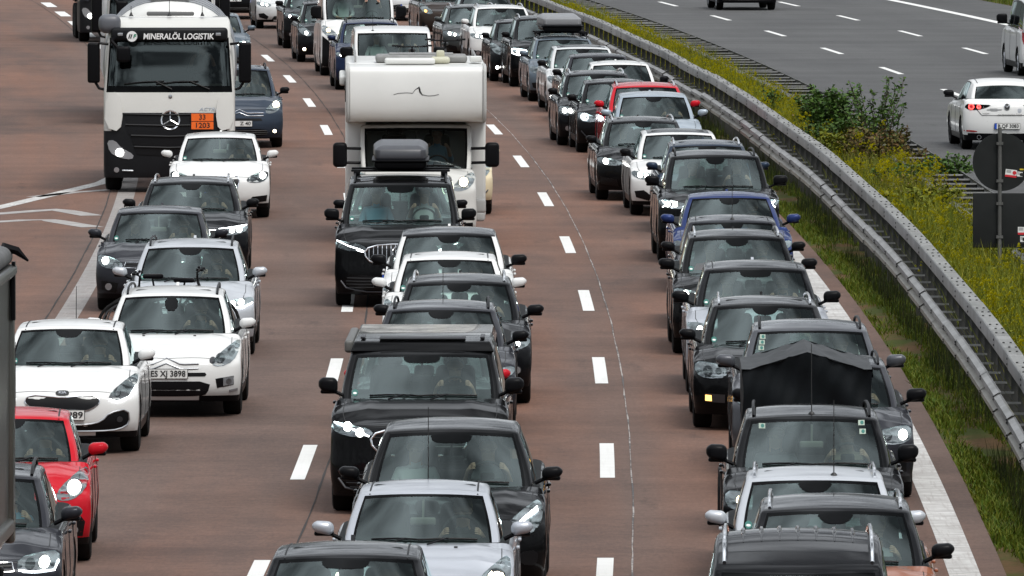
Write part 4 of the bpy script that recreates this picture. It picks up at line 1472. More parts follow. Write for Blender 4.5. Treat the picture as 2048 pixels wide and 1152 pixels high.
while Y < 372:
    l = link('rail', RAIL, gr, along(4.62, Y), tang(Y + 2) + random.uniform(-.0016, .0016))
    b = link('box_beam', BEAM, gr, along(4.62, Y + .9), tang(Y + 2.9) + random.uniform(-.0012, .0012))
    dzz = .025 * math.sin(Y * .21) + (.06 * math.exp(-((Y - 228) / 5) ** 2)) - (.05 * math.exp(-((Y - 240) / 6) ** 2))
    l.location.z = dzz; b.location.z = dzz * .5
    for q in (0, 2.0):
        link('post', POST, gr, along(4.62, Y + q + 1), tang(Y))
        link('spacer', SPACER, gr, along(4.62, Y + q + 1), tang(Y))
    Y += 4
fb = thing('crash_barrier', 'weathered double-sided crash barrier with cross rungs beside the opposite carriageway', 'barrier')
RAILL = wrail('rail', [GALVD, GALVD]); RAILR = wrail('rail', [GALVD, GALVD], -1)
mb = MB(); mb.box(-.40, .40, -.035, .035, .715, .725); mb.box(-.40, .40, -.004, .004, .50, .714, 1); mb.box(-.40, .40, -.036, -.028, .70, .7145)
RUNG = mb.mesh('rung', [GALV, STEELSHADE], 0)  # lower plate coloured dark, standing in for the shaded gap under the rung top
mb = MB(); mb.box(-.05, .05, -.005, .005, 0, .56); mb.box(-.05, -.04, .006, .06, 0, .56); mb.box(.04, .05, .006, .06, 0, .56)
FPOST = mb.mesh('post', [GALVD], 0)
Y = 110.0
while Y < 380:
    link('rail', RAILL, fb, along(6.50, Y), tang(Y + 2) + random.uniform(-.003, .003)).location.z = .02 * math.sin(Y * .17)
    link('rail', RAILR, fb, along(7.30, Y), tang(Y + 2)).location.z = .01
    for q in (.6, 2.6):
        link('rung', RUNG, fb, along(6.90, Y + q), tang(Y)).location.z = .02 + .012 * math.sin(Y)
        link('post', FPOST, fb, along(6.90, Y + q), tang(Y))
    Y += 4

# ------------------------------------------------------------------ vegetation in the median
def leaf_mat(name, cols, trans=.25):
    m, t, b = base_mat(name); t, nd, lk = nodes_of(m)
    oi = mk(nd, 'ShaderNodeNewGeometry')
    r = mk(nd, 'ShaderNodeValToRGB')
    e = r.color_ramp.elements
    e[0].color = (*cols[0], 1); e[-1].color = (*cols[-1], 1)
    for i, c in enumerate(cols[1:-1]):
        q = e.new((i + 1) / (len(cols) - 1)); q.color = (*c, 1)
    lk.new(oi.outputs['Random Per Island'], r.inputs[0])
    lk.new(r.outputs[0], b.inputs['Base Color'])
    b.inputs['Roughness'].default_value = .6; b.inputs['Specular IOR Level'].default_value = .2
    b.inputs['Transmission Weight'].default_value = 0
    b.inputs['Subsurface Weight'].default_value = 0
    return m
GRASS = leaf_mat('grass_blades', [(.045, .085, .005), (.075, .115, .007), (.125, .130, .010), (.06, .092, .005)])
GRASSD = leaf_mat('dark_stalks', [(.016, .024, .006), (.030, .034, .010), (.024, .044, .008), (.05, .05, .014)])
WEED = leaf_mat('weed_leaves', [(.060, .088, .006), (.130, .140, .008), (.090, .118, .007), (.22, .20, .012), (.065, .098, .006)])
FLOWER = leaf_mat('yellow_flowers', [(.55, .50, .006), (.70, .62, .010), (.42, .40, .012)])
WEEDRED = leaf_mat('reddish_leaves', [(.10, .045, .018), (.06, .065, .015), (.13, .075, .02), (.05, .075, .015)])
SHRUB = leaf_mat('shrub_leaves', [(.026, .062, .012), (.045, .095, .016), (.070, .125, .02), (.03, .07, .012)])
STEM = pbr('stem_brown', (.05, .036, .022), .9)

def gz(off, Y): return medz(off, Y)
def blades(name, label, n, offr, Yr, hr, w, mat, lean=.35, pw=1.0, patch=0):
    vs = []; fs = []
    k = 0
    while k < n:
        off = random.uniform(*offr)
        Y = Yr[0] + (Yr[1] - Yr[0]) * random.random() ** pw
        if patch and (math.sin(Y * .63 + off * 3) + math.sin(Y * .27 + 1.7) + math.sin(off * 9 + Y * .11)) < patch - 2 + 2.2 * random.random():
            k += 1; continue
        h = random.uniform(*hr); a = random.uniform(0, PI); x = mid(Y) + off; z = gz(off, Y) - .01
        dx, dy = math.cos(a) * w / 2, math.sin(a) * w / 2
        lx, ly = random.gauss(0, lean) * h, random.gauss(0, lean) * h
        o = len(vs)
        vs += [(x - dx, Y - dy, z), (x + dx, Y + dy, z), (x + dx * .7 + lx * .4, Y + dy * .7 + ly * .4, z + h * .6), (x - dx * .7 + lx * .4, Y - dy * .7 + ly * .4, z + h * .6), (x + lx, Y + ly, z + h)]
        fs += [(o, o + 1, o + 2, o + 3), (o + 3, o + 2, o + 4)]
        k += 1
    me = bpy.data.meshes.new(name); me.from_pydata(vs, [], fs); me.materials.append(mat)
    return tag(link(name, me), label, 'grass', None, 'stuff')
YR = (96, 365)
blades('grass', 'short bright green grass along the concrete edge', 90000, (4.06, 5.0), (96, 260), (.03, .13), .018, GRASS, .4, 1.5, .45)
blades('tall_grass', 'dark tall stalks growing under the crash barrier', 14000, (4.42, 5.0), (96, 330), (.15, .5), .010, GRASSD, .13, 1.3, .7)
blades('meadow_grass', 'tall green grass filling the median', 90000, (4.95, 6.62), YR, (.3, 1.0), .022, WEED, .22, 1.2)
blades('verge_grass', 'rough grass beyond the opposite shoulder', 9000, (22.95, 25), (300, 370), (.1, .35), .03, GRASS, .3)

def weeds(name, label, n, offr, Yr, hr, nst, leafm, flowers, fdens):
    mb = MB()
    for _ in range(n):
        off = random.uniform(*offr); Y = random.uniform(*Yr); x = mid(Y) + off; z = gz(off, Y)
        h = random.uniform(*hr)
        fl = random.random() < fdens
        for s_ in range(nst):
            a = random.uniform(0, 2 * PI); l = random.uniform(.05, .28) * h
            top = Vector((x + l * math.cos(a), Y + l * math.sin(a), z + h * random.uniform(.7, 1)))
            b0 = Vector((x, Y, z)); w = .006
            mb.add([b0 + Vector((-w, 0, 0)), b0 + Vector((w, 0, 0)), top], [(0, 1, 2)], 0)
            for q in range(6):
                t = random.uniform(.2, .97); p = b0.lerp(top, t); r = random.uniform(.03, .075); a2 = random.uniform(0, 2 * PI)
                d = Vector((math.cos(a2), math.sin(a2), random.uniform(-.1, .7))) * r; e = Vector((-math.sin(a2), math.cos(a2), 0)) * r * .3
                mb.add([p, p + d * .5 + e, p + d, p + d * .5 - e], [(0, 1, 2, 3)], 0)
            if fl:
                for q in range(random.randint(5, 12)):
                    p = top + Vector((random.gauss(0, .05), random.gauss(0, .05), random.gauss(-.01, .04))); r = random.uniform(.014, .030)
                    mb.add([p + Vector((-r, 0, -r * .4)), p + Vector((r, 0, -r * .4)), p + Vector((0, r, r)), p + Vector((0, -r, r))], [(0, 1, 2), (0, 1, 3), (2, 3, 0), (2, 3, 1)], 1)
    me = mb.mesh(name, [leafm, flowers], 0, False)
    return tag(link(name, me), label, 'weeds', None, 'stuff')
weeds('flowering_weeds', 'dense yellow flowering weeds in the median beyond the bushes', 2600, (5.0, 6.45), (208, 365), (.4, .90), 3, WEED, FLOWER, .95)
weeds('green_weeds', 'tall green weeds with scattered yellow flowers in the near median', 1800, (5.0, 6.7), (110, 215), (.4, .95), 3, WEED, FLOWER, .35)
weeds('reddish_weeds', 'reddish brown weeds around the bushes in the median', 520, (5.6, 6.8), (182, 214), (.6, 1.15), 4, WEEDRED, FLOWER, .10)

def shrub(label, off, Y, h, w, mat, nbr, seed, leaf=.07, dens=1.0):
    rnd = random.Random(seed)
    t = thing('shrub', label, 'shrub', (mid(Y) + off, Y, gz(off, Y)), 0, 'shrubs in the median')
    st = MB(); lf = MB()
    for b in range(nbr):
        a = rnd.uniform(0, 2 * PI); sp = rnd.uniform(.1, 1) * w / 2; hh = h * rnd.uniform(.55, 1.0)
        end = Vector((sp * math.cos(a), sp * math.sin(a), hh)); p0 = Vector((rnd.gauss(0, .04), rnd.gauss(0, .04), 0))
        pts = []
        for k in range(6):
            q = k / 5
            pts.append(p0.lerp(end, q) + Vector((rnd.gauss(0, .03), rnd.gauss(0, .03), .10 * math.sin(PI * q))))
        st.tube(pts, [.014 * (1 - .8 * k / 5) + .003 for k in range(6)], 4)
        for k in range(int(42 * dens)):
            q = rnd.uniform(.22, 1.0); i = min(4, int(q * 5)); p = pts[i].lerp(pts[i + 1], q * 5 - i)
            tw = Vector((rnd.gauss(0, 1), rnd.gauss(0, 1), rnd.gauss(.3, .6))).normalized()
            p = p + tw * rnd.uniform(.02, .16 * (1.25 - q))
            d = Vector((rnd.gauss(0, 1), rnd.gauss(0, 1), rnd.gauss(.2, .5))).normalized() * leaf * rnd.uniform(.6, 1.3)
            e = d.cross(Vector((rnd.gauss(0, 1), rnd.gauss(0, 1), 1))).normalized() * leaf * .28
            lf.add([p, p + d * .5 + e, p + d, p + d * .5 - e], [(0, 1, 2, 3)])
    st.build('stems', [STEM], t, 0, False)
    o = lf.build('foliage', [mat], t, 0, False); o['kind'] = 'stuff'
    return t
shrub('dense dark green shrub, left one of the group above the crash barrier', 5.95, 207, 1.7, 1.15, SHRUB, 60, 3, .10, 2.3)
shrub('tall dark green shrub with separate arching branches beside the opposite carriageway', 6.62, 204, 2.0, 1.9, SHRUB, 26, 5, .095, 1.5)
shrub('dense low green shrub spilling over the ladder-like barrier near the white sedan', 6.95, 190, 1.05, 1.3, SHRUB, 50, 9, .09, 2.2)
shrub('reddish brown bush at the foot of the dark green shrubs', 6.3, 197, 1.3, 1.8, WEEDRED, 56, 12, .09, 2.2)
shrub('small green bush poking up between the barriers left of the dark shrubs', 5.7, 226, 1.1, .7, SHRUB, 16, 15, .07, 1.5)
shrub('yellow green bush between the reddish bush and the crash barrier', 5.7, 199, 1.1, 1.3, WEED, 54, 21, .10, 2.2)
shrub('broad yellow green bush in the median left of the pole', 6.0, 178, .95, 1.5, WEED, 54, 23, .10, 2.2)
shrub('loose green bush in the median at the foot of the sign pole', 6.5, 160, .8, 1.2, WEED, 34, 27, .07, 1.6)
shrub('leafy dark green bush left of the arching shrub, nearer the top edge', 6.05, 215, 1.25, 1.2, SHRUB, 40, 31, .085, 1.9)
shrub('fresh green bush between the crash barrier and the reddish bush', 5.6, 204, 1.15, 1.0, SHRUB, 36, 33, .08, 1.8)
shrub('low dark green bush below the reddish bush beside the ladder-like barrier', 6.2, 188, .95, 1.2, SHRUB, 36, 35, .08, 1.8)
# ------------------------------------------------------------------ sign seen from behind
SIGNB = pbr('sign_back_grey', (.014, .0155, .0155), .6, spec=.2, noise=(5, .15))
SY = 158.2; SX = 7.30
sg = thing('traffic_sign', 'round and square traffic signs on one pole, seen from behind', 'traffic sign', (SX, SY, 0), 0)
mb = MB(); mb.lathe([(.030, 0), (.030, 2.66), (.001, 2.665)], n=12); mb.build('pole', [GALVD], sg)
mb = MB(); mb.lathe([(.001, .012), (.435, .012), (.435, -.012), (.001, -.012)], (.03, .055, 2.14), 'y', 40); dsc = mb.build('round_panel', [SIGNB], sg, 30)
mb = MB(); mb.rbox((.03, .055, 1.265), (.86, .024, .82), .03, 0, 2, lambda a, b, c, p: p); 
sq = mb.build('square_panel', [SIGNB], sg)
for z in (1.02, 1.52, 1.86, 2.42):
    mb = MB(); mb.box(-.05, .05, -.036, .05, z - .02, z + .02); mb.build('clamp', [GALVD], sg, 0)
STK_R = pbr('sticker_red', (.55, .02, .03), .5); STK_Y = pbr('sticker_yellow', (.6, .45, .02), .5)
def sticker(par, x, z, w, h, rot, mats_):
    mb = MB(); y = .040
    def P(u, v, d=0): return (x + u * math.cos(rot) - v * math.sin(rot), y - d, z + u * math.sin(rot) + v * math.cos(rot))
    mb.add([P(-w / 2, -h / 2), P(w / 2, -h / 2), P(w / 2, h / 2), P(-w / 2, h / 2)], [(0, 1, 2, 3)], 0)
    mb.add([P(-w / 2, -h / 2, .002), P(w / 2, -h / 2, .002), P(w / 2, -h * .22, .002), P(-w / 2, -h * .22, .002)], [(0, 1, 2, 3)], 1)
    mb.add([P(w * .3 + h * .26 * math.cos(2 * PI * k / 10), h * .12 + h * .26 * math.sin(2 * PI * k / 10), .003) for k in range(10)], [tuple(range(10))], 1)
    for k in range(3): mb.add([P(-w * .42, h * (.08 + k * .13), .002), P(-w * .02, h * (.08 + k * .13), .002), P(-w * .02, h * (.12 + k * .13), .002), P(-w * .42, h * (.12 + k * .13), .002)], [(0, 1, 2, 3)], 2)
    mb.build('sticker', mats_, par, 0, False)
sticker(dsc, .17, 1.97, .17, .115, -.12, [PLATE, STK_R, LAMPD])
sticker(dsc, .30, 1.945, .08, .10, -.1, [PLATE, INK, INK])
sticker(dsc, .33, 2.03, .06, .022, 0, [STK_Y, STK_Y, STK_Y])
sticker(sq, .36, 1.11, .17, .115, 0, [PLATE, STK_R, LAMPD])
sticker(sq, .35, .97, .08, .12, 0, [PLATE, INK, INK])
# ------------------------------------------------------------------ vehicle colours
BLK = ('black', (.0032, .0034, .004), 0.0)
BLKM = ('black_metallic', (.006, .0064, .0078), .2)
DGREY = ('dark_grey', (.026, .027, .033), .4)
MGREY = ('mid_grey', (.085, .088, .098), .55)
SILV = ('silver', (.46, .48, .52), .55)
BSILV = ('blue_silver', (.30, .35, .41), .5)
GRYB = ('grey_blue', (.12, .15, .18), .5)
WHT = ('white', (.66, .66, .65), 0.0)
WHTC = ('cream_white', (.56, .555, .53), 0.0)
RED = ('red', (.46, .010, .020), 0.0)
NAVY = ('navy', (.012, .022, .060), .4)
STEELB = ('steel_blue', (.035, .047, .068), .4)
BLUE = ('blue', (.020, .036, .125), .3)
COPPER = ('copper', (.36, .135, .075), .5)
TAXI = ('taxi_beige', (.62, .53, .36), 0.0)
BROWN = ('dark_brown', (.035, .026, .022), .4)
GREEN = ('grey_green', (.05, .055, .055), .45)

def roof_box(c, s, D, root, w, L, h, y0, mat_low, mat_top, x0=0.0, bars=True):
    """roof box with its crossbars; the box is a thing of its own"""
    zt = s['zt'] + s['hc']
    if bars:
        for yy in (y0 + L * .25, y0 + L * .72):
            mb = MB(); mb.rbox((0, yy, zt + .075), (s['wr'] * 2 - .02, .07, .035), .015, 0, 1)
            for sd in (-1, 1): mb.rbox((sd * (s['wr'] - .10), yy, zt + .035), (.10, .09, .08), .02, 0, 1)
            mb.build('roof_bar', [BLACK], root)
    M = Matrix.Translation(root.location) @ Matrix.Rotation(root.rotation_euler[2], 4, 'Z')
    p = M @ Vector((x0, y0 + L / 2, zt + .105))
    t = thing('roof_box', c['boxlabel'], 'roof box', p, root.rotation_euler[2], 'roof boxes')
    def wp(a, b, cc, q):
        k = (1 - .20 * max(0, cc) ** 2 - .06 * max(0, -cc)); f = 1 - .10 * max(0, -b) ** 3
        return (q.x * k * f, q.y * (1 - .10 * max(0, cc) - .05 * max(0, -cc)), q.z - (.10 * h) * max(0, -b) ** 2 * max(0, cc))
    mb = MB(); mb.rbox((0, 0, h * .62), (w, L, h * .76), .09, 0, 4, wp); mb.build('lid', [mat_top], t)
    mb = MB(); mb.rbox((0, 0, h * .17), (w * .93, L * .95, h * .34), .05, 0, 3, lambda a, b, cc, q: (q.x * (1 - .08 * max(0, -cc)), q.y, q.z)); mb.build('base', [mat_low], t)
    mb = MB(); mb.rbox((0, 0, h * .33), (w * 1.01, L * 1.005, .03), .014, 0, 1); mb.build('rim_strip', [BLACK], t)
    return t

def van_roof_front(c, s, D, root, hw, pm):
    """pop-up roof of the camper van: raised roof shell, header band, awning and solar panel outline"""
    zt, yt, yr = s['zt'], s['yt'], s['yr']
    mb = MB(); mb.rbox((0, (yt + yr) / 2 + .08, zt + .065), (1.54, yr - yt - .02, .12), .018, 0, 2, lambda a, b, cc, p: (p.x * (1 - .03 * cc), p.y + (.10 * max(0, cc) if b < -.9 else 0), p.z - (.02 if b < -.9 else 0))); mb.build('pop_up_roof', [pm], root)
    mb = MB(); mb.rbox((0, yt + .42, zt + .128), (.95, .5, .010), .004, 0, 1); mb.build('roof_panel', [BLACK], root)
    for sd in (-1, 1):
        mb = MB(); mb.rbox((sd * .66, yt + .60, zt + .135), (.05, .6, .025), .010, 0, 1); mb.build('roof_bracket', [RIMD], root)
    mb = MB(); mb.rbox((-s['wr'] - .035, (yt + yr) / 2 + .15, zt + .03), (.10, 2.6, .14), .035, 0, 3); mb.build('awning', [DKAWN], root)
DKAWN = pbr('awning_grey', (.10, .10, .095), .5)
def roof_ribs(c, s, D, root, hw, pm):
    mb = MB()
    for k in range(7):
        x = -.45 + .15 * k
        y0 = s['yt'] + .55
        pts = [tuple(D.pt(x, y0 + 2.0 * q / 6, .002, 'top')) for q in range(7)]
        mb.tube(pts, [.004] + [.02] * 5 + [.004], 6)
    mb.build('roof_rib', [pm], root)
VIGN = pbr('vignette_paper', (.30, .36, .30), .6)
def stickers_corner(c, s, D, root, hw, pm):
    zc, zt, wb = s['zc'], s['zt'], s['wb']
    for (x, z) in c['vignettes']:
        mb = MB(); D.patch(mb, [(x - .032, z - .024), (x + .032, z - .024), (x + .032, z + .024), (x - .032, z + .024)], .003, 'front', .05, 0, 0)
        D.patch(mb, circle(x + .005, z, .018, 8), .005, 'front', .05, 1, 0)
        mb.build('vignette', [VIGN, BADGEGREEN], root, 0, False)
def v_box(c, s, D, root, hw, pm):
    roof_box(c, s, D, root, .86, 1.9, .40, s['yt'] + .45, BLACK, pbr('box_dark', (.05, .052, .06), .35))
def bmw_box(c, s, D, root, hw, pm):
    roof_box(c, s, D, root, 1.02, 2.0, .40, s['yt'] + .30, BLACK, pbr('box_grey', (.20, .205, .215), .4))

def rear_mazda(c, s, D, root, hw, pm):
    for sd in (-1, 1):
        P = smooth_poly([(sd * x, z) for x, z in ((.30, .935), (.60, .945), (.87, .955), (.88, .90), (.80, .835), (.62, .83), (.44, .875))], 1)
        mb = MB(); D.patch(mb, P, .006, 'rear', .05, 0, .012); tl = mb.build('tail_light', [FRIT], root, recalc=False)
        mb = MB()
        for (x, r) in ((.73, .048), (.58, .032)):
            D.line(mb, circle(sd * x, .895, r, 14), .012, .012, 'rear', .03, 0, True)
            D.patch(mb, circle(sd * x, .895, r * .7, 10), .010, 'rear', .05, 1, .004)
        mb.build('lamp', [TAILON, TAIL], tl, recalc=False)
        mb = MB(); D.patch(mb, smooth_poly([(sd * x, z) for x, z in ((.62, .405), (.88, .425), (.88, .385), (.62, .375))], 1), .006, 'rear', .05, 0, .01); mb.build('reflector', [TAIL], root, recalc=False)
        mb = MB(); p = D.pt(sd * .58, .27, .0, 'rear'); mb.lathe([(.045, -.1), (.045, .03), (.038, .03), (.036, -.08)], (p.x, p.y, p.z), 'y', 14); mb.build('exhaust', [CHROME], root)
    mb = MB(); D.patch(mb, sym([(0, .345), (.80, .355), (.82, .22), (0, .21)]), .006, 'rear', .08, 0, .012); mb.build('diffuser', [BLACK], root, recalc=False)
    mb = MB(); D.line(mb, [(-.70, .93), (-.52, .72), (.52, .72), (.70, .93)], .006, .002, 'rear', .05); mb.build('trunk_seam', [INK], root, recalc=False)
    add_badge(D, root, 0, .895, .06, 'wing', 'rear')
    for txt, x, z, sz in (('MAZDA3', .44, .76, .035), ('...ein bärenstarkes Team', -.04, .735, .055)):
        me = text_mesh(txt, sz); me.materials.clear(); me.materials.append(INK)
        o = link('lettering', me, root); p = D.pt(x, z, .014, 'rear'); o.location = p; o.rotation_euler = (PI / 2 - .12, 0, PI)
    for z_, x0_, x1_ in ((.862, .20, .36), (.845, .10, .42), (.828, .12, .42), (.812, .20, .34)):
        mb = MB(); D.line(mb, [(x0_, z_), (x1_, z_)], .004, .003, 'rear', .06); mb.build('decal_line', [RIM], root, recalc=False)
    mb = MB(); D.patch(mb, smooth_poly([(-.22, .86), (-.30, .86), (-.30, .79), (-.26, .76), (-.22, .79)], 1), .004, 'rear', .05, 0, 0); mb.build('emblem', [RIM], root, 0, False)
    number_plate(root, D, 'B QF 3083', .50, 'rear')
def rear_van(c, s, D, root, hw, pm):
    for sd in (-1, 1):
        mb = MB(); D.patch(mb, smooth_poly([(sd * x, z) for x, z in ((.76, 1.30), (.92, 1.28), (.92, .82), (.78, .80))], 1), .008, 'rear', .06, 0, .012); mb.build('tail_light', [TAIL], root, recalc=False)
        mb = MB(); D.line(mb, [(sd * .02, .45), (sd * .02, 1.75)], .006, .002, 'rear', .08); mb.build('door_seam', [INK], root, recalc=False)
    number_plate(root, D, None, .62, 'rear')
    mb = MB(); D.patch(mb, sym([(0, .46), (.9, .46), (.9, .26), (0, .25)]), .01, 'rear', .08, 0, .012); mb.build('rear_bumper', [pm], root, recalc=False)
def rear_suv(c, s, D, root, hw, pm):
    for sd in (-1, 1):
        mb = MB(); D.patch(mb, smooth_poly([(sd * x, z) for x, z in ((.55, .98), (.88, 1.0), (.88, .88), (.58, .88))], 1), .008, 'rear', .06, 0, .012); mb.build('tail_light', [TAIL], root, recalc=False)
    mb = MB(); D.patch(mb, sym([(0, .40), (.8, .40), (.8, .34), (0, .33)]), .01, 'rear', .08, 0, .012); mb.build('bumper_trim', [RIM], root, recalc=False)
    number_plate(root, D, None, .62, 'rear')

Z = []
def car(name, short, label, style, pos, col, zt, face='vw', hl='vw', cat='car', **k):
    d = dict(name=name, short=short, label=label, style=style, pos=pos, paint=col, zt=zt, face=face, hl=hl, cat=cat)
    d['group'] = 'queue of vehicles in the %s lane' % k.pop('lane')
    d.update(k); Z.append(d)

S1 = [[(.56, -.115), (.75, -.125), (.88, -.115), (.955, -.04)]]
# ---- slow lane (left in the picture), near to far
LN = dict(lane='left')
car('hatchback', 'dark grey hatchback cut off at the bottom left corner', 'dark grey hatchback with roof rails at the bottom left corner beside the grey tipper', 'wagon', (-5.13, 100.2), DGREY, 1.43, hl='box', rails='black', yaw=.022, lens=[(.82, -.05, .06), (.68, -.06, .05)], drl=[[(.57, -.11), (.70, -.125), (.92, -.12), (.955, -.04)]], mircol='body', shirt='lightblue', **LN)
car('small_car', 'bright red small car', 'bright red small car in the left lane just above the bottom corner', 'small', (-5.19, 109.2), RED, 1.42, 'ford', 'tall', yaw=.028, lens=[(.80, -.0, .085)], mircol='body', antenna='long', rimm=0, privacy=False, ditch=True, **LN)
car('hatchback', 'white hatchback with wide pinched black grille', 'white hatchback with wide pinched black grille and a whip antenna in the left lane', 'hatch', (-5.29, 126.2), WHT, 1.42, 'kia', 'wedge', lit='off', lens=[(.84, .015, .055), (.72, -.06, .042)], hlmat=pbr('lamp_smoked', (.16, .16, .17), .25, .4, coat=.4), drl=[[(.62, -.125), (.72, -.155), (.88, -.10), (.955, .02)]], antenna='whip', plate='1989', platez=.475, mircol='body', privacy=False, **LN)
car('estate_car', 'white estate car carrying bicycles', 'white estate car with chrome chevron badge carrying bicycles on its tail', 'wagon', (-4.29, 133.3), WHT, 1.45, 'citroen', 'wedge', lit='off', lens=[(.86, .02, .05), (.72, -.05, .06), (.62, -.07, .04)], plate='ES XJ 3898', platez=.555, rails='black', mircol='body', sensor='tall', washers=True, antenna='fin', sticker=False, shirt='grey', **LN)
car('estate_car', 'silver blue estate car behind the bicycles', 'silver estate car with black roof rails behind the white estate with bicycles', 'wagon', (-4.45, 146.4), ('pale_silver', (.48, .50, .53), .35), 1.45, 'vw', 'slim', rails='black', twin=True, lens=[(.80, -.045, .05), (.68, -.06, .045)], drl=[[(.54, -.10), (.82, -.11), (.96, -.05)]], mircol='body', shirt='black', **LN)
car('hatchback', 'dark grey hatchback beside the white edge line', 'dark grey hatchback with round fog lamp next to the wide white edge line', 'hatch', (-5.27, 157.8), DGREY, 1.43, 'vw', 'vw', lens=[(.84, -.03, .062), (.66, -.08, .045)], mircol='body', sensor='none', passenger=True, antenna='fin', ditch=False, shirt='beige', **LN)
car('estate_car', 'black estate car with chrome roof rails behind the dark grey hatchback', 'black estate car with chrome roof rails in front of the white hatchback and tanker', 'suv', (-5.08, 167.5), BLKM, 1.47, 'vw', 'slim', rails='chrome', twin=True, lens=[(.84, -.04, .055), (.72, -.05, .05)], drl=[[(.50, -.03), (.80, .0), (.96, .025)]], mircol='black', antenna='fin', dim=dict(zc=1.06, zn=.82), **LN)
car('hatchback', 'white hatchback in front of the tanker truck', 'white hatchback with single large grille right in front of the tanker truck', 'hatch', (-5.22, 189.0), WHT, 1.41, 'a3', 'vw', lens=[(.86, -.02, .068), (.66, -.07, .045)], hlmat=LAMPD, mircol='body', sensor='none', ditch=False, antenna='fin', **LN)
car('minivan', 'blue grey minivan right of the tanker truck', 'blue grey minivan with chrome chevron nose right of the tanker truck', 'minivan', (-5.75, 222.3), STEELB, 1.62, 'picasso', 'tall', lampmat=LAMPWARM, lens=[(.84, .05, .085)], rails='black', mircol='black', plate='Z 40', platez=.52, yaw=.005, glassmat=None, **LN)
Z[-1].pop('glassmat')
car('estate_car', 'dark grey car peeking out behind the truck mirror', 'dark grey car with twin headlamps peeking out behind the tanker truck mirror', 'wagon', (-7.75, 275.0), GRYB, 1.43, 'bmw', 'slim', twin=True, mircol='body', **LN)
car('estate_car', 'black car at the top edge behind the second truck', 'black car cut off by the top edge right of the second truck', 'wagon', (-8.75, 328), BLK, 1.5, 'vw', 'slim', platez=.62, plate='MJ 1', **LN)
# ---- middle lane
LN = dict(lane='middle')
car('hatchback', 'black hatchback at the bottom edge of the middle lane', 'black hatchback cut off by the bottom edge in the middle lane', 'hatch', (-1.42, 90.2), BLKM, 1.43, ditch=True, mircol='black', sensor='big', antenna='fin', **LN)
car('hatchback', 'silver hatchback with the smoking driver', 'silver hatchback with tall bright headlamp in the middle lane near the bottom', 'small', (-.82, 98.0), SILV, 1.43, 'pug', 'swept', lens=[(.80, -.06, .095)], lampmat=LAMPWARM, mircol='body', sensor='none', antenna='long', antfront=False, washers=True, privacy=False, shirt='black', **LN)
car('crossover', 'black electric crossover with smooth nose', 'black grille-less crossover between the silver hatchback and the black camper van', 'suv', (-.60, 104.8), BLK, 1.57, 'tesla', 'swept', lit='off', hlmat=REFLECT, drl=[[(.62, -.14), (.76, -.03), (.90, .07)], [(.64, -.15), (.78, -.04), (.91, .05)]], mircol='black', dim=dict(zc=1.07, zn=.82, W=1.92, wr=.66, wb=.85, z0=.2), sensor='big', passenger=True, shirt='grey', shirt2='white', antenna='none', ditch=False, **LN)
car('camper_van', 'black camper van with pop-up roof', 'black camper van with pop-up roof and side awning in the middle lane', 'van', (-.99, 116.2), BLK, 1.69, 'vclass', 'slim', cat='van', dim=dict(zn=1.0, zc=1.24, wr=.78), hlz=-.03, twin=True, vgrille=False, lens=[(.80, -.02, .055), (.66, -.075, .055)], drl=[[(.56, -.11), (.72, -.05), (.95, .02)]], mircol='black', mirsize=(.21, .17), sensor='big', antenna='none', ditch=False, extra=van_roof_front, wins=[(.05, .26), (.29, .58), (.61, .94)], **LN)
car('hatchback', 'dark car with red side mirrors hidden behind the camper van', 'dark car with red side mirrors almost hidden behind the black camper van', 'hatch', (-.99, 124.2), BLK, 1.38, mircol=RED, W=1.72, mirsize=(.17, .12), mirz=-.10, antenna='fin', driver=False, **LN)
car('crossover', 'dark grey crossover with black rails behind the camper van', 'dark grey crossover with black roof rails just behind the black camper van', 'suv', (-.87, 129.7), DGREY, 1.46, 'suv', 'slim', rails='black', dim=dict(zc=1.05, zn=.80), antenna='whip', mircol='black', passenger=True, **LN)
car('crossover', 'black crossover with chrome roof rails in the middle lane', 'black crossover with chrome roof rails behind the dark grey crossover', 'suv', (-.68, 135.5), BLKM, 1.50, 'suv', 'slim', rails='chrome', dim=dict(zc=1.06, zn=.82), mircol='black', mirsize=(.215, .13), sensor='wide', antenna='fin', shirt='navy', **LN)
car('hatchback', 'all white hatchback in the middle lane', 'white hatchback with white roof and thin antenna in the middle lane', 'hatch', (-.85, 143.2), WHT, 1.43, 'pug', 'wedge', mircol='body', antenna='none', ditch=True, **LN)
car('crossover', 'white crossover with black roof and black mirrors', 'white crossover with black roof and black mirrors behind the white hatchback', 'suv', (-.89, 149.0), WHT, 1.50, 'suv', 'slim', roof=BLKM, mircol='black', dim=dict(zc=1.05, zn=.80), mirsize=(.225, .14), antenna='fin', ditch=False, **LN)
car('people_carrier', 'black people carrier with roof box', 'black people carrier with a dark roof box in front of the motorhome', 'van', (-1.68, 159.0), BLK, 1.80, 'vclass', 'slim', cat='van', dim=dict(zn=1.0, zc=1.24, wr=.76), rails='black', hlz=-.04, lit='off', hlmat=LAMPD, drl=[[(.55, -.115), (.62, -.09), (.80, -.04), (.96, .025)], [(.56, -.125), (.66, -.10)]], mircol='black', mirsize=(.225, .17), sensor='big', antenna='none', extra=v_box, boxlabel='dark grey roof box on the black people carrier in front of the motorhome', passenger=True, shirt='white', shirt2='lightblue', wins=[(.05, .26), (.29, .58), (.61, .94)], **LN)
car('saloon', 'dark car hidden behind the black people carrier', 'dark car hidden behind the black people carrier, only its mirrors showing', 'sedan', (-1.78, 168.6), BLKM, 1.42, mircol='black', driver=False, **LN)
car('taxi', 'cream taxi behind the motorhome', 'cream coloured taxi peeking out to the right of the motorhome', 'sedan', (-1.30, 190.5), TAXI, 1.42, 'merc', 'tall', mircol='body', yaw=.004, **LN)
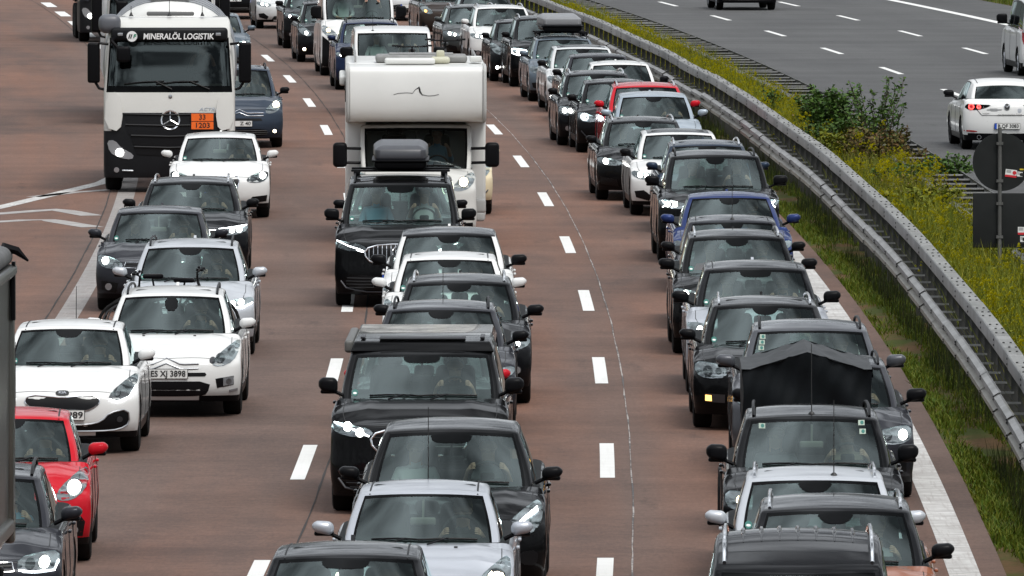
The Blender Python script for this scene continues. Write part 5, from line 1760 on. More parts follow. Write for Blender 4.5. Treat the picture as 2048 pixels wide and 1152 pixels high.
car('delivery_van', 'white van with thin antenna behind the motorhome', 'white panel van with roof antenna behind the motorhome', 'van', (-2.73, 241.8), WHT, 1.88, 'van', 'tall', cat='van', mircol='black', mirsize=(.30, .26), sensor='none', antenna='whip', antfront=True, antx=-.45, passenger=True, dim=dict(wr=.86, zc=1.28, zn=1.02, hc=.09), ditch=False, panel=True, shirt='grey', shirt2='white', **LN)
car('crossover', 'navy blue crossover left of the white panel van', 'navy blue crossover left behind the white panel van', 'suv', (-3.48, 260.0), NAVY, 1.62, 'bmw', 'slim', rails='black', mircol='body', yaw=.012, lens=[(.82, -.045, .062), (.66, -.07, .05)], twin=True, **LN)
car('delivery_van', 'white high van with black bumper corner', 'white high delivery van with black bumper corner at the top of the middle lane', 'van', (-3.95, 271.0), WHT, 2.05, 'van', 'tall', cat='van', mircol='black', mirsize=(.28, .34), lit='park', lens=[(.80, .04, .07)], blackcorner=True, dim=dict(wr=.88, wb=.93, W=2.02, zc=1.45, zn=1.12, hc=.25, L=5.4, yr=5.2, yb=5.35), sensor='none', antenna='none', ditch=False, panel=True, passenger=True, yaw=.008, shirt2='white', **LN)
car('minivan', 'black minivan with tall headlamps', 'black minivan with tall headlamps left of the white high van', 'minivan', (-4.90, 283.0), BLKM, 1.55, 'ford', 'tall', lens=[(.74, -.05, .055)], foglit=LAMPWARM, mircol='black', yaw=.012, **LN)
car('crossover', 'black crossover with black mirror near the top', 'black crossover between the black minivan and the silver hatchback near the top', 'suv', (-5.55, 296.0), BLK, 1.58, 'vw', 'thin', mircol='black', mirsize=(.225, .14), yaw=.012, dim=dict(zn=.94), cladding=True, **LN)
car('hatchback', 'silver white hatchback at the top edge', 'silver white hatchback with large dark side intake at the top edge of the middle lane', 'hatch', (-6.85, 317.0), ('pearl', (.62, .63, .63), .2), 1.42, 'bmw', 'slim', mircol='body', yaw=.010, twin=True, **LN)
# ---- fast lane (right in the picture)
LN = dict(lane='right')
car('off_roader', 'black off-roader with ribbed roof', 'black off-roader with ribbed roof and chrome rails at the bottom edge', 'suv', (2.34, 86.2), BLKM, 1.62, 'suv', 'slim', rails='chrome', extra=roof_ribs, dim=dict(wr=.68, hc=.25, yr=4.3), mircol='black', antenna='fin', ditch=False, driver=False, **LN)
car('crossover', 'copper crossover with black roof', 'copper coloured crossover with black roof and chrome rails at the bottom right', 'suv', (2.88, 94.0), COPPER, 1.56, 'suv', 'slim', roof=BLKM, blackpillars=True, rails='chrome', mircol='black', dim=dict(zc=1.12, W=1.80, wr=.66), antenna='none', privacy=False, shirt='white', **LN)
car('small_car', 'silver small car near the bottom right', 'silver small car with chrome mirrors and antenna behind the copper crossover', 'small', (2.84, 99.0), ('pale_silver', (.48, .50, .53), .35), 1.49, 'pug', 'tall', rails='chrome', mircol='body', antenna='long', antfront=True, antx=.18, driver=False, dim=dict(wr=.64, wb=.78, W=1.76), **LN)
car('off_roader', 'black off-roader towing the covered trailer', 'black off-roader with long antenna towing the covered trailer', 'suv', (3.02, 106.4), BLK, 1.60, 'suv', 'box', lit='park', lens=[(.80, -.045, .05)], rails='black', mircol='black', mirsize=(.21, .17), sensor='none', antenna='long', antfront=True, passenger=True, ditch=False, dim=dict(wr=.66, W=1.82), extra=stickers_corner, vignettes=[(-.50, 1.50), (.50, 1.53), (.51, 1.45)], sticker=False, shirt='beige', shirt2='grey', seatmat=SEATM, **LN)
car('estate_car', 'dark grey estate car right of the trailer', 'dark grey estate car squeezed right of the covered trailer along the edge line', 'wagon', (3.55, 118.6), DGREY, 1.42, 'vw', 'box', rails='black', lens=[(.86, -.05, .062), (.68, -.06, .045)], mircol='black', mirsize=(.225, .14), antenna='fin', **LN)
car('off_roader', 'grey off-roader right behind the trailer', 'grey off-roader with black roof rails right behind the covered trailer', 'suv', (3.46, 122.6), MGREY, 1.60, 'suv', 'slim', rails='black', mircol='body', mirsize=(.225, .14), sensor='none', dim=dict(wr=.66), passenger=False, antenna='none', extra=stickers_corner, vignettes=[(-.55, 1.50), (-.56, 1.44), (-.57, 1.38)], ditch=False, seatmat=SEATL, privacy=False, **LN)
car('estate_car', 'black estate car with amber fog lamp', 'black estate car with chrome rails and glowing amber fog lamp in the right lane', 'wagon', (3.13, 130.7), BLK, 1.46, 'superb', 'box', lit='off', lens=[(.80, -.06, .06), (.66, -.06, .04)], rails='chrome', mircol='black', antenna='fin', sticker=True, yaw=.004, **LN)
car('crossover', 'silver crossover with black roof in the right lane', 'silver crossover with black roof behind the black estate with amber fog lamp', 'suv', (3.17, 137.6), SILV, 1.57, 'suv', 'thin', roof=BLKM, blackpillars=True, mircol='black', mirsize=(.225, .14), dim=dict(zc=1.12), antenna='fin', ditch=True, sensor='big', passenger=True, **LN)
car('crossover', 'black crossover with short chrome rails', 'black crossover with short chrome rails and big black mirrors, mid right lane', 'suv', (3.12, 146.6), BLK, 1.57, 'vw', 'slim', rails='chrome', mircol='black', mirsize=(.225, .14), antenna='fin', passenger=True, shirt2='red', twin=True, yaw=.006, dim=dict(zc=1.11), **LN)
car('hatchback', 'dark grey hatchback with tall antenna', 'dark grey hatchback with tall antenna behind the blue saloon\'s follower', 'hatch', (3.19, 153.0), DGREY, 1.50, 'pug', 'tall', mircol='black', antenna='long', antfront=True, driver=False, ditch=True, **LN)
Z[-1]['label'] = 'dark grey hatchback with tall antenna just in front of the blue saloon'
car('saloon', 'blue saloon', 'bright blue saloon with blue mirrors in the right lane', 'sedan', (3.36, 163.3), BLUE, 1.42, 'pug', 'slim', mircol='body', mirsize=(.215, .13), antenna='fin', ditch=False, yaw=.006, **LN)
car('off_roader', 'large black off-roader with arrow-shaped lights', 'large black off-roader with arrow-shaped lights behind the blue saloon', 'suv', (3.32, 172.8), BLK, 1.69, 'bmw', 'slim', mircol='black', mirsize=(.235, .16), W=1.98, dim=dict(wr=.72, wb=.87, zn=1.0), lens=[(.84, -.05, .05), (.72, -.05, .05)], twin=True, drl=[[(.92, .0), (.86, -.05), (.92, -.10)], [(.78, -.0), (.73, -.05), (.78, -.10)]], rails='black', sensor='wide', antenna='none', yaw=.008, passenger=True, **LN)
car('estate_car', 'dark blue estate car behind the large off-roader', 'dark blue estate car with chrome rails hidden behind the large black off-roader', 'wagon', (3.38, 183.4), ('dark_blue', (.02, .032, .055), .4), 1.47, rails='chrome', mircol='body', driver=False, antenna='fin', **LN)
car('estate_car', 'white estate car with sporty bumper', 'white estate car with black sunroof and sporty bumper left of the dark blue estate', 'wagon', (3.00, 190.2), WHT, 1.42, 'bmw', 'slim', panroof=True, mircol='black', W=1.87, lens=[(.82, -.045, .055), (.70, -.06, .045)], twin=True, yaw=.012, antenna='none', ditch=False, **LN)
car('estate_car', 'black estate car with large hexagon grille', 'black estate car with large silver-framed hexagon grille in the right lane', 'wagon', (2.44, 196.6), BLK, 1.42, 'audi', 'slim', rails='chrome', mircol='black', W=1.88, yaw=.014, lens=[(.82, -.05, .06), (.66, -.06, .04)], passenger=True, **LN)
car('crossover', 'pale grey crossover in front of the red car', 'pale blue grey crossover right in front of the red car', 'suv', (2.80, 209.2), ('pale_blue_grey', (.33, .38, .43), .35), 1.48, 'merc', 'vw', mircol='body', dim=dict(zc=1.06, zn=.80, W=1.82), antenna='fin', ditch=False, sensor='wide', **LN)
car('crossover', 'red car with red mirrors', 'red crossover with chrome rails and red mirrors behind the pale grey crossover', 'suv', (2.72, 214.5), RED, 1.50, 'suv', 'slim', rails='chrome', mircol='body', driver=False, dim=dict(zc=1.06, zn=.80), antenna='whip', yaw=.01, **LN)
car('hatchback', 'black hatchback with ring-shaped headlamp', 'black hatchback with bright ring-shaped headlamp left of the red car', 'hatch', (2.16, 219.6), BLK, 1.42, 'merc', 'vw', mircol='black', lens=[(.84, -.04, .04)], drl=[circle(.82, -.04, .085, 12, 1.0)], yaw=.016, antenna='none', **LN)
Z[-1]['drl'] = [[(.82 + .075 * math.cos(2 * PI * k / 12), -.04 + .06 * math.sin(2 * PI * k / 12)) for k in range(13)]]
car('estate_car', 'black estate car with chrome rails and square headlamp', 'black estate car with short chrome rails and bright square headlamp, upper right lane', 'wagon', (1.80, 223.6), BLKM, 1.47, 'vw', 'box', rails='chrome', mircol='black', twin=True, lens=[(.84, -.05, .06), (.70, -.05, .06)], yaw=.016, **LN)
car('hatchback', 'white hatchback with black right mirror', 'white hatchback with black mirror next to the crash barrier bend', 'hatch', (2.36, 231.4), WHT, 1.45, 'suv', 'vw', mircol='black', driver=False, ditch=False, antenna='fin', yaw=.012, **LN)
car('saloon', 'dark grey saloon with pale reflecting windscreen', 'dark grey saloon behind the white hatchback near the barrier bend', 'sedan', (1.94, 237.0), DGREY, 1.46, 'suv', 'slim', mircol='black', yaw=.016, ditch=True, antenna='none', **LN)
car('estate_car', 'silver car with glass sunroof', 'silver white car with glass sunroof behind the dark grey saloon', 'wagon', (1.62, 244.2), ('pearl', (.62, .63, .63), .2), 1.44, 'merc', 'vw', panroof=True, mircol='black', yaw=.016, antenna='none', ditch=False, **LN)
car('estate_car', 'blue grey estate car with roof box', 'blue grey estate car carrying a grey roof box near the top', 'wagon', (1.22, 251.6), GRYB, 1.45, 'bmw', 'vw', lit='off', rails='black', mircol='body', yaw=.016, extra=bmw_box, boxlabel='light grey roof box on the blue grey estate car near the top', antenna='none', **LN)
car('off_roader', 'black off-roader left of the roof box', 'black off-roader with chrome rail left of the car with the grey roof box', 'suv', (.78, 262.4), BLK, 1.66, 'bmw', 'box', rails='chrome', mircol='black', lens=[(.80, -.05, .05)], drl=[[(.58, -.12), (.58, -.02), (.8, .01), (.94, .02), (.95, -.08), (.8, -.13), (.58, -.12)]], yaw=.020, **LN)
car('small_car', 'small black car with lit fog lamp', 'small black car with lit fog lamp left of the black off-roader near the top', 'small', (.22, 266.6), BLKM, 1.47, 'ford', 'tall', lit='off', foglit=LAMPON, mircol='black', yaw=.020, **LN)
car('crossover', 'white crossover near the top', 'white crossover with chrome rails near the top of the right lane', 'suv', (-.29, 278.0), WHT, 1.55, 'vw', 'slim', rails='chrome', mircol='body', twin=True, yaw=.020, dim=dict(zc=1.10), cladding=True, **LN)
car('estate_car', 'dark green grey estate car near the top', 'dark green grey estate car left of the white crossover near the top', 'wagon', (-1.06, 284.5), GREEN, 1.41, 'audi', 'slim', rails='chrome', mircol='body', yaw=.020, twin=True, **LN)
car('saloon', 'black car behind the white crossover at the top edge', 'black car at the top edge behind the white crossover', 'wagon', (-.75, 293.5), BLKM, 1.50, mircol='black', driver=False, yaw=.02, **LN)
car('minivan', 'dark brown car cut by the top edge', 'dark brown car with amber lamp cut by the top edge above the white panel van', 'minivan', (-1.90, 306.0), BROWN, 1.60, 'ford', 'tall', mircol='black', lampmat=AMBER, yaw=.03, **LN)
car('hatchback', 'silver white car cut by the top edge', 'silver white car cut by the top edge right of the high white van', 'hatch', (-3.30, 326.0), ('pearl', (.62, .63, .63), .2), 1.45, 'pug', 'tall', lampmat=LAMPWARM, mircol='body', yaw=.01, **LN)
# ---- opposite carriageway, seen from behind
LN = dict(lane='opposite')
car('saloon', 'white saloon seen from behind', 'white saloon with lettering on its boot driving away on the opposite carriageway', 'sedan', (10.28, 219.5), WHT, 1.40, cat='car', dir=-1, front=False, rear_face=rear_mazda, mircol='black', mirsize=(.225, .14), yaw=.012, dim=dict(L=4.66, W=1.80, trunk=1.02, zb=1.07), antenna='none', driver=False, ditch=True, rim=RIMD, **LN)
car('minibus', 'white minibus seen from behind', 'white minibus with red tail lamp cut off by the right edge, driving away', 'van', (13.92, 269), WHT, 1.90, cat='van', dir=-1, front=False, rear_face=rear_van, mircol='black', mirsize=(.28, .26), yaw=.012, driver=False, antenna='none', dim=dict(wr=.82), privacy=True, **LN)
car('off_roader', 'black car driving away at the top edge', 'black car driving away, cut off by the top edge of the opposite carriageway', 'suv', (7.53, 337.6), BLK, 1.55, cat='car', dir=-1, front=False, rear_face=rear_suv, mircol='black', yaw=0, driver=False, antenna='none', dim=dict(W=1.92), **LN)
for c in Z:
    build_car(c)
# ------------------------------------------------------------------ covered trailer
def trailer():
    Yt = 111.6; X = 3.12
    t = thing('trailer', 'small trailer with dark gabled tarpaulin towed by the black off-roader', 'trailer', (X, Yt, 0), tang(Yt))
    w, hE, hR, L = .68, 1.74, 1.95, 2.3
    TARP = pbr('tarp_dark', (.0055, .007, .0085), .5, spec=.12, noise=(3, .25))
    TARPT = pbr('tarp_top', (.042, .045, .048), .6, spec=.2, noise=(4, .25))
    mb = MB()
    nx, nz = 36, 14
    for side in (0, L):
        vs = []; fs = []
        for j in range(nz + 1):
            for i in range(nx + 1):
                u = -1 + 2 * i / nx; top = hE + (hR - hE) * (1 - abs(u)); z = .62 + (top - .62) * j / nz
                sag = .030 * math.sin(u * 11 + j * .35) * (1 - j / nz) + .020 * math.sin(u * 5 + j * .8) + .012 * math.sin(u * 23 - j)
                vs.append((u * w * (1 + .01 * math.sin(j)), side + (sag if side == 0 else -sag) - (.02 if side == 0 else -.02) * (j / nz), z))
        for j in range(nz):
            for i in range(nx):
                a = j * (nx + 1) + i; fs.append((a, a + 1, a + nx + 2, a + nx + 1))
        mb.add(vs, fs, 0)
    for sd in (-1, 1):
        vs = []; fs = []
        for k in range(13):
            for j in range(7):
                vs.append((sd * (w + .008 * math.sin(k * 1.3 + j)), L * k / 12, .62 + (hE - .62) * j / 6))
        for k in range(12):
            for j in range(6): a = k * 7 + j; fs.append((a, a + 1, a + 8, a + 7))
        mb.add(vs, fs, 0)
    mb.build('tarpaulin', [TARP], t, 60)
    for k in range(9):
        m9 = MB(); m9.lathe([(.012, -.01), (.02, -.006), (.02, .01)], (-.62 + .155 * k, -.05, .70), 'y', 8); m9.build('eyelet', [GALV], t)
    mb = MB()
    for sd in (-1, 1):
        vs = []; fs = []
        for k in range(13):
            for j in range(8):
                u = 1 - j / 7
                z = hE + (hR - hE) * (1 - u) - .055 * math.sin(PI * (1 - u)) * (.35 + math.sin(PI * k / 4) ** 2) - .012 * math.sin(u * 17 + k * 2) - .02 * (1 - u) ** 6
                vs.append((sd * u * (w + .012), -.035 + (L + .07) * k / 12, z + .015))
            vs.append((sd * (w + .016), -.035 + (L + .07) * k / 12, hE - .08))
        n = 9
        # order: edge flap first
        for k in range(12):
            for j in range(7): a = k * n + j; fs.append((a, a + 1, a + n + 1, a + n))
            a = k * n; fs.append((a, a + n, a + n + 8, a + 8))
        mb.add(vs, fs, 0)
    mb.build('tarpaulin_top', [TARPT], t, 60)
    mb = MB(); mb.box(-w + .02, w - .02, .02, L - .02, .38, .66); mb.build('bed', [GALV], t, 0)
    mb = MB(); mb.tube([(0, .1, .42), (0, -1.0, .42), (0, -1.25, .46)], .035, 6); mb.build('drawbar', [GALVD], t)
    wm = wheel_meshes(.29, RIMD)
    for sd in (-1, 1):
        o = link('wheel', wm[0], t, (sd * (w + .14), L * .55, .29), 0 if sd > 0 else PI); link('rim', wm[1], o)
        mb = MB(); pts = [(sd * (w + .14), L * .55 + .36 * math.cos(PI * k / 8), .29 + .36 * math.sin(PI * k / 8)) for k in range(9)]
        vs = []; fs = []
        for p in pts: vs += [(p[0] - .11, p[1], p[2]), (p[0] + .11, p[1], p[2])]
        for k in range(8): fs.append((2 * k, 2 * k + 1, 2 * k + 3, 2 * k + 2))
        mb.add(vs, fs); mb.build('mudguard', [BLACK], t)
trailer()

# ------------------------------------------------------------------ bicycles
def bicycle(name, label, M, col, seed=0, group=None):
    t = thing(name, label, 'bicycle', (0, 0, 0), 0, group)
    t.matrix_world = M
    t.location, t.rotation_euler, t.scale = M.to_translation(), M.to_euler(), (1, 1, 1)
    m = pbr('bike_' + col, {'black': (.01, .01, .011), 'grey': (.12, .12, .13)}[col], .35)
    R = .34
    for x in (-.53, .53):
        mb = MB(); ring = [(x + R * math.cos(2 * PI * k / 28), 0, R + R * math.sin(2 * PI * k / 28)) for k in range(28)]
        mb.tube(ring, .024, 6, 0, True); wo = mb.build('wheel', [TYRE], t)
        mb = MB(); ring = [(x + .30 * math.cos(2 * PI * k / 24), 0, R + .30 * math.sin(2 * PI * k / 24)) for k in range(24)]
        mb.tube(ring, .010, 4, 0, True)
        for k in range(10):
            a = 2 * PI * k / 10; mb.tube([(x, .0, R), (x + .3 * math.cos(a), 0, R + .3 * math.sin(a))], .0025, 3)
        mb.lathe([(.02, -.04), (.02, .04)], (x, 0, R), 'y', 8)
        mb.build('rim', [RIM], wo)
    mb = MB()
    bb, hd, st, fw, rw = (-.08, 0, .30), (.36, 0, .82), (-.22, 0, .78), (.53, 0, R), (-.53, 0, R)
    for a, b, r in ((bb, hd, .020), (bb, st, .017), (st, hd, .016), (bb, rw, .011), (st, rw, .010)): mb.tube([a, b], r, 6)
    mb.tube([(.34, 0, .88), hd, (.40, 0, .70)], .022, 6)
    for y in (-.05, .05): mb.tube([(.40, y, .70), (.53, y, R)], .013, 5)
    mb.build('frame', [m], t)
    mb = MB(); mb.tube([(.34, 0, .86), (.33, 0, 1.0), (.38, 0, 1.03)], .015, 5)
    mb.tube([(.34, -.33, 1.05), (.37, -.18, 1.03), (.38, 0, 1.03), (.37, .18, 1.03), (.34, .33, 1.05)], .014, 5)
    for y in (-.29, .29):
        mb.tube([(.345, y - .06, 1.048), (.345, y + .06, 1.048)], .020, 6); mb.rbox((.40, y * .72, 1.04), (.05, .05, .035), .012, 0, 1); mb.tube([(.42, y * .72, 1.03), (.44, y, 1.01)], .006, 4)
    mb.build('handlebar', [BLACK], t)
    mb = MB(); mb.tube([st, (-.25, 0, .93)], .014, 6); mb.rbox((-.24, 0, .95), (.27, .14, .06), .028, 0, 2, lambda a, b, c, p: (p.x, p.y * (1 - .35 * (a + 1)), p.z)); mb.build('saddle', [BLACK], t)
    mb = MB(); mb.lathe([(.09, -.03), (.09, -.02), (.01, -.02)], (bb[0], bb[1], bb[2]), 'y', 14); mb.tube([(bb[0], -.04, bb[2]), (bb[0] + .1, -.05, bb[2] - .13), (bb[0] + .1, -.12, bb[2] - .13)], .01, 4); mb.build('crank', [BLACK], t)
    return t
def on_root(root, v, rz=0.0, rx=0.0):
    return Matrix.Translation(root.location) @ Matrix.Rotation(root.rotation_euler[2], 4, 'Z') @ Matrix.Translation(Vector(v)) @ Matrix.Rotation(rz, 4, 'Z') @ Matrix.Rotation(rx, 4, 'X')
c5 = next(c for c in Z if c['short'].startswith('white estate car carrying'))['_root']
mb = MB()
for x in (-.35, .35): mb.tube([(x, 4.7, .45), (x, 5.35, .45), (x, 5.38, .9)], .025, 6)
for y in (4.95, 5.2): mb.rbox((0, y, .47), (1.5, .09, .05), .02, 0, 1)
mb.build('bicycle_carrier', [BLACK], c5)
bicycle('bicycle', 'black bicycle on the rear carrier of the white estate, handlebar to the left', on_root(c5, (-.19, 4.98, .52), PI), 'black', 1, 'bicycles on the white estate')
bicycle('bicycle', 'black bicycle on the rear carrier of the white estate, handlebar to the right', on_root(c5, (-.12, 5.24, .56), 0), 'black', 2, 'bicycles on the white estate')

# ------------------------------------------------------------------ trucks
TRBLACK = pbr('truck_plastic', (.007, .0075, .009), .5, spec=.2, noise=(3, .2))
ORANGE = pbr('hazard_orange', (.85, .14, .012), .5, emit=None)
def cab(name, label, short, X, Y, yaw, white, options):
    """cab-over truck; front at y=0"""
    pm = paint(*white)
    t = thing(name, label, 'truck', (X, Y, 0), tang(Y) + yaw, 'trucks in the left lane')
    HT = 3.27
    rake = [(0, .08), (.3, .02), (.6, 0), (1.0, 0), (1.45, .05), (1.9, .14), (2.4, .28), (2.85, .40), (3.02, .50), (3.15, .66), (3.27, .95)]
    al = [0, .01, .03, .07, .15, .3, .45, .6, .8, 1]
    bl = [-1, -.985, -.96, -.93, -.88, -.8, -.6, -.4, -.2, 0, .2, .4, .6, .8, .88, .93, .96, .985, 1]
    zl = [.28, .4, .6, .8, 1.0, 1.16, 1.25, 1.5, 1.7, 1.88, 2.0, 2.2, 2.4, 2.6, 2.82, 2.9, 3.0, 3.08, 3.15, 3.21, 3.27]
    cl = [(z - .28) / (HT - .28) for z in zl]
    vs6, fs = rounded_grid(al, bl, cl, .05, .07, .04)
    V = []
    for (a, b, c, a0, b0, c0) in vs6:
        z = .28 + c * (HT - .28)
        yf = interp(rake, z) + .10 * abs(b) ** 7
        y = yf + (2.25 - yf) * a
        hw = 1.235 if z < 1.9 else 1.235 - .07 * (z - 1.9)
        V.append((b * hw, y, z))
    N = vnormals(V, [f for _, f in fs])
    body = []; ws = []; sw = []
    for (fc, a, b, c), f in fs:
        z = sum(V[i][2] for i in f) / 4
        if fc == 'front' and 2.0 < z < 2.82 and abs(b) < .93: ws.append((f, 0)); continue
        if fc == 'side' and 1.95 < z < 2.7 and .15 < a < .6: sw.append((f, 0)); continue
        mi = 0
        if z < 1.16: mi = 1
        if fc == 'front' and 1.02 < z < 1.5 and abs(b) < .86: mi = 1
        if fc == 'front' and 1.88 < z < 2.9 and abs(b) < .965: mi = 2
        if fc == 'bot': mi = 1
        body.append((f, mi))
    submesh('cab', V, N, body, [pm, TRBLACK, FRIT], t)
    submesh('windshield', V, N, ws, [glass('truck_glass', (.34, .38, .37), 1.2)], t)
    if sw: submesh('side_window', V, N, sw, [SIDEGLASS], t)
    D = Drape(V, [f for _, f in fs])
    # interior
    mb = MB(); mb.box(-1.0, 1.0, .55, 1.0, 1.6, 2.02); mb.build('dashboard', [SEATL], t, 0)
    mb = MB(); mb.box(-1.1, 1.1, 1.75, 1.8, 1.4, 3.0); mb.build('cab_back_wall', [INTER], t, 0)
    for sd in (-1, 1):
        so = link('seat', seat_mesh(), t, (sd * .62, 1.15, 1.75)); so.scale = (1.1, 1, 1.1)
    mb = MB(); ring = [(.62 + .23 * math.cos(2 * PI * k / 20), .78 + .23 * math.sin(2 * PI * k / 20) * .6, 2.06 + .23 * math.sin(2 * PI * k / 20) * .75) for k in range(20)]; mb.tube(ring, .018, 6, 0, True); mb.build('steering_wheel', [INTER], t)
    # grille with recessed bars
    for (z0, z1, w) in ((1.30, 1.45, .84), (1.10, 1.25, .82), (.90, 1.05, .72), (.72, .84, .66)):
        mb = MB(); D.patch(mb, sym([(0, z1), (w, z1 + .02), (w - .05, z0), (0, z0 - .03)]), .012, 'front', .09, 0, .02)
        D.line(mb, [(-w, z1 + .025), (0, z1 + .005), (w, z1 + .025)], .02, .02, 'front', .08, 1)
        mb.build('grille', [GRILLE, TRBLACK], t, recalc=False)
    for sd in (-1, 1):
        mb = MB(); D.patch(mb, smooth_poly([(sd * x, z) for x, z in ((.86, 1.52), (.95, 1.88), (1.16, 1.86), (1.19, 1.22), (.92, 1.14))], 1), .05, 'front', .07, 0, .07); mb.build('corner_panel', [pm], t, recalc=False)
        mb = MB(); D.patch(mb, smooth_poly([(sd * x, z) for x, z in ((1.17, .98), (1.02, .99), (.90, .84), (.66, .72), (.70, .62), (.95, .66), (1.12, .76))], 1), .012, 'front', .06, 0, .02); ho = mb.build('headlight', [REFLECT], t, recalc=False)
        mb = MB(); D.patch(mb, circle(sd * .93, .755, .075, 14), .022, 'front', .05, 0, .01); mb.build('lamp', [LAMPON], ho, recalc=False)
        mb = MB(); D.patch(mb, circle(sd * .99, .43, .05, 12), .010, 'front', .05, 0, .01); mb.build('fog_lamp', [REFLECT], t, recalc=False)
        mb = MB(); D.line(mb, [(sd * .88, .42), (sd * .68, .415)], .014, .01, 'front', .06); mb.build('bumper_trim', [RIM], t, recalc=False)
        # mirrors on arms
        mb = MB(); mb.rbox((sd * 1.42, .42, 2.43), (.235, .16, .76), .05, 0, 3); mo = mb.build('side_mirror', [BLACK], t)
        mb = MB(); mb.tube([(sd * 1.14, .35, 2.78), (sd * 1.30, .34, 2.80), (sd * 1.40, .42, 2.72)], .028, 6); mb.tube([(sd * 1.18, .38, 1.92), (sd * 1.32, .42, 1.95), (sd * 1.40, .42, 2.08)], .028, 6); mb.build('mirror_arm', [BLACK], mo)
    mb = MB(); mb.tube([tuple(D.pt(-1.02, 2.92, .0)), (-1.08, .10, 2.84), (-.96, .06, 2.72)], .035, 6); mb.rbox((-.86, .05, 2.60), (.26, .14, .30), .06, 0, 3); mb.build('front_mirror', [BLACK], t)
    mb = MB(); mb.rbox((-1.12, .55, 3.16), (.42, .34, .36), .14, 0, 3); mb.build('ramp_mirror', [pbr('mirror_grey', (.10, .105, .12), .4)], t)
    # wipers
    mb = MB()
    for (x0, x1, xa) in ((-.85, -.1, .05), (-.25, .55, .75)):
        mb.tube([D.pt(x0, 2.03, .03), D.pt((x0 + x1) / 2, 2.07, .03), D.pt(x1, 2.08, .03)], .014, 5); mb.tube([D.pt(x1 - .15, 2.075, .035), D.pt(xa, 1.93, .03)], .014, 5)
    mb.build('wiper', [BLACK], t, recalc=False)
    # visor
    mb = MB(); mb.rbox((0, .30, 2.94), (2.20, .20, .20), .07, 0, 2, lambda a, b, c, p: (p.x, p.y + .14 * a * a, p.z + (.05 if abs(a) > .75 and c > 0 else 0))); vo = mb.build('sun_visor', [TRBLACK], t)
    for sd in (-1, 1):
        mb = MB(); mb.rbox((sd * .92, .29, 2.965), (.10, .03, .06), .012, 0, 1); mb.build('marker_lamp', [REFLECT], vo)
    # roof
    mb = MB()
    for x in (-.72, 0, .62):
        mb.lathe([(.045, 0), (.03, .03), (.008, .08)], (x, .95, HT + .02), n=8); mb.tube([(x, .95, HT + .05), (x, 1.0, HT + .05 + (.34 if x == 0 else .16))], .006, 4)
    mb.build('antenna', [INK], t)
    mb = MB(); mb.rbox((.02, 1.25, HT + .06), (.90, .10, .08), .03, 0, 1); mb.build('roof_hatch', [pbr('hatch_grey', (.12, .12, .12), .5)], t)
    wm = wheel_meshes(.50, RIMD)
    for y in options.get('axles', (1.4, 5.0)):
        for sd in (-1, 1):
            o = link('wheel', wm[0], t, (sd * 1.06, y, .5), 0 if sd > 0 else PI); o.scale = (1.35, 1, 1); link('rim', wm[1], o)
    mb = MB(); mb.box(-.45, .45, .4, 5.6, .75, .98); mb.build('chassis', [TRBLACK], t, 0)
    mb = MB(); mb.box(-1.22, 1.22, 2.1, 2.5, .45, 1.0); mb.build('side_step', [TRBLACK], t, 0)
    return t, D, vo, pm
tr, D, vo, pm = cab('tanker_truck', 'white tanker truck with black visor and orange hazard plate', 'white tanker truck', -6.43, 198.4, .006, WHTC, dict(axles=(1.4, 5.0)))
add_badge(D, tr, .02, 1.36, .175, 'star')
def letters(txt, size, mat, par, loc, rot=(PI / 2, 0, 0), bold=0.0, shear=0.0, sx=1.0):
    me = text_mesh(txt, size, bold=bold, shear=shear); me.materials.clear(); me.materials.append(mat)
    o = link('lettering', me, par); o.location = loc; o.rotation_euler = rot; o.scale = (sx, 1, 1)
    return o
WHITEINK = pbr('ink_white', (.80, .80, .80), .5)
letters('MINERALÖL LOGISTIK', .155, WHITEINK, vo, (.17, .192, 2.925), bold=.0035, shear=.12, sx=.86)
mb = MB(); mb.lathe([(.001, .0), (.10, .0), (.10, .02)], (-.70, .196, 2.93), 'y', 24); lg = mb.build('logo', [WHITEINK], vo)
GREENINK = pbr('ink_green', (.01, .22, .12), .5)
for (x, w, m_) in ((-.745, .022, INK), (-.71, .022, INK)):
    mb = MB(); mb.prism([(x - w / 2 - .015, 2.89), (x + w / 2 - .015, 2.89), (x + w / 2 + .01, 2.97), (x - w / 2 + .01, 2.97)], lambda u, v, d: (u, d, v), .190, .193); mb.build('logo_stroke', [m_], lg, 0)
letters('F', .10, GREENINK, lg, (-.655, .190, 2.93), bold=.004, shear=.2)
letters('ACTROS', .085, CHROME, tr, tuple(D.pt(.78, 1.56, .012)), (PI / 2 - .12, 0, 0), bold=.001, shear=.25, sx=1.35)
p = D.pt(.62, 1.34, .05)
mb = MB(); mb.rbox((p.x, p.y, 1.34), (.44, .02, .32), .012, 0, 1); ho = mb.build('hazard_plate', [INK], tr)
mb = MB()
for zz in (1.417, 1.263): mb.box(p.x - .207, p.x + .207, p.y - .016, p.y - .011, zz - .070, zz + .070)
hp = mb.build('hazard_panel', [ORANGE], ho, 0)
letters('33', .135, INK, ho, (p.x, p.y - .020, 1.417), bold=.002)
letters('1203', .135, INK, ho, (p.x, p.y - .020, 1.263), bold=.002, sx=1.1)
p2 = D.pt(.02, 1.80, .012); mb = MB(); mb.lathe([(.001, -.012), (.035, -.006), (.038, .01)], tuple(p2), 'y', 14); mb.build('emblem', [RIM], tr)
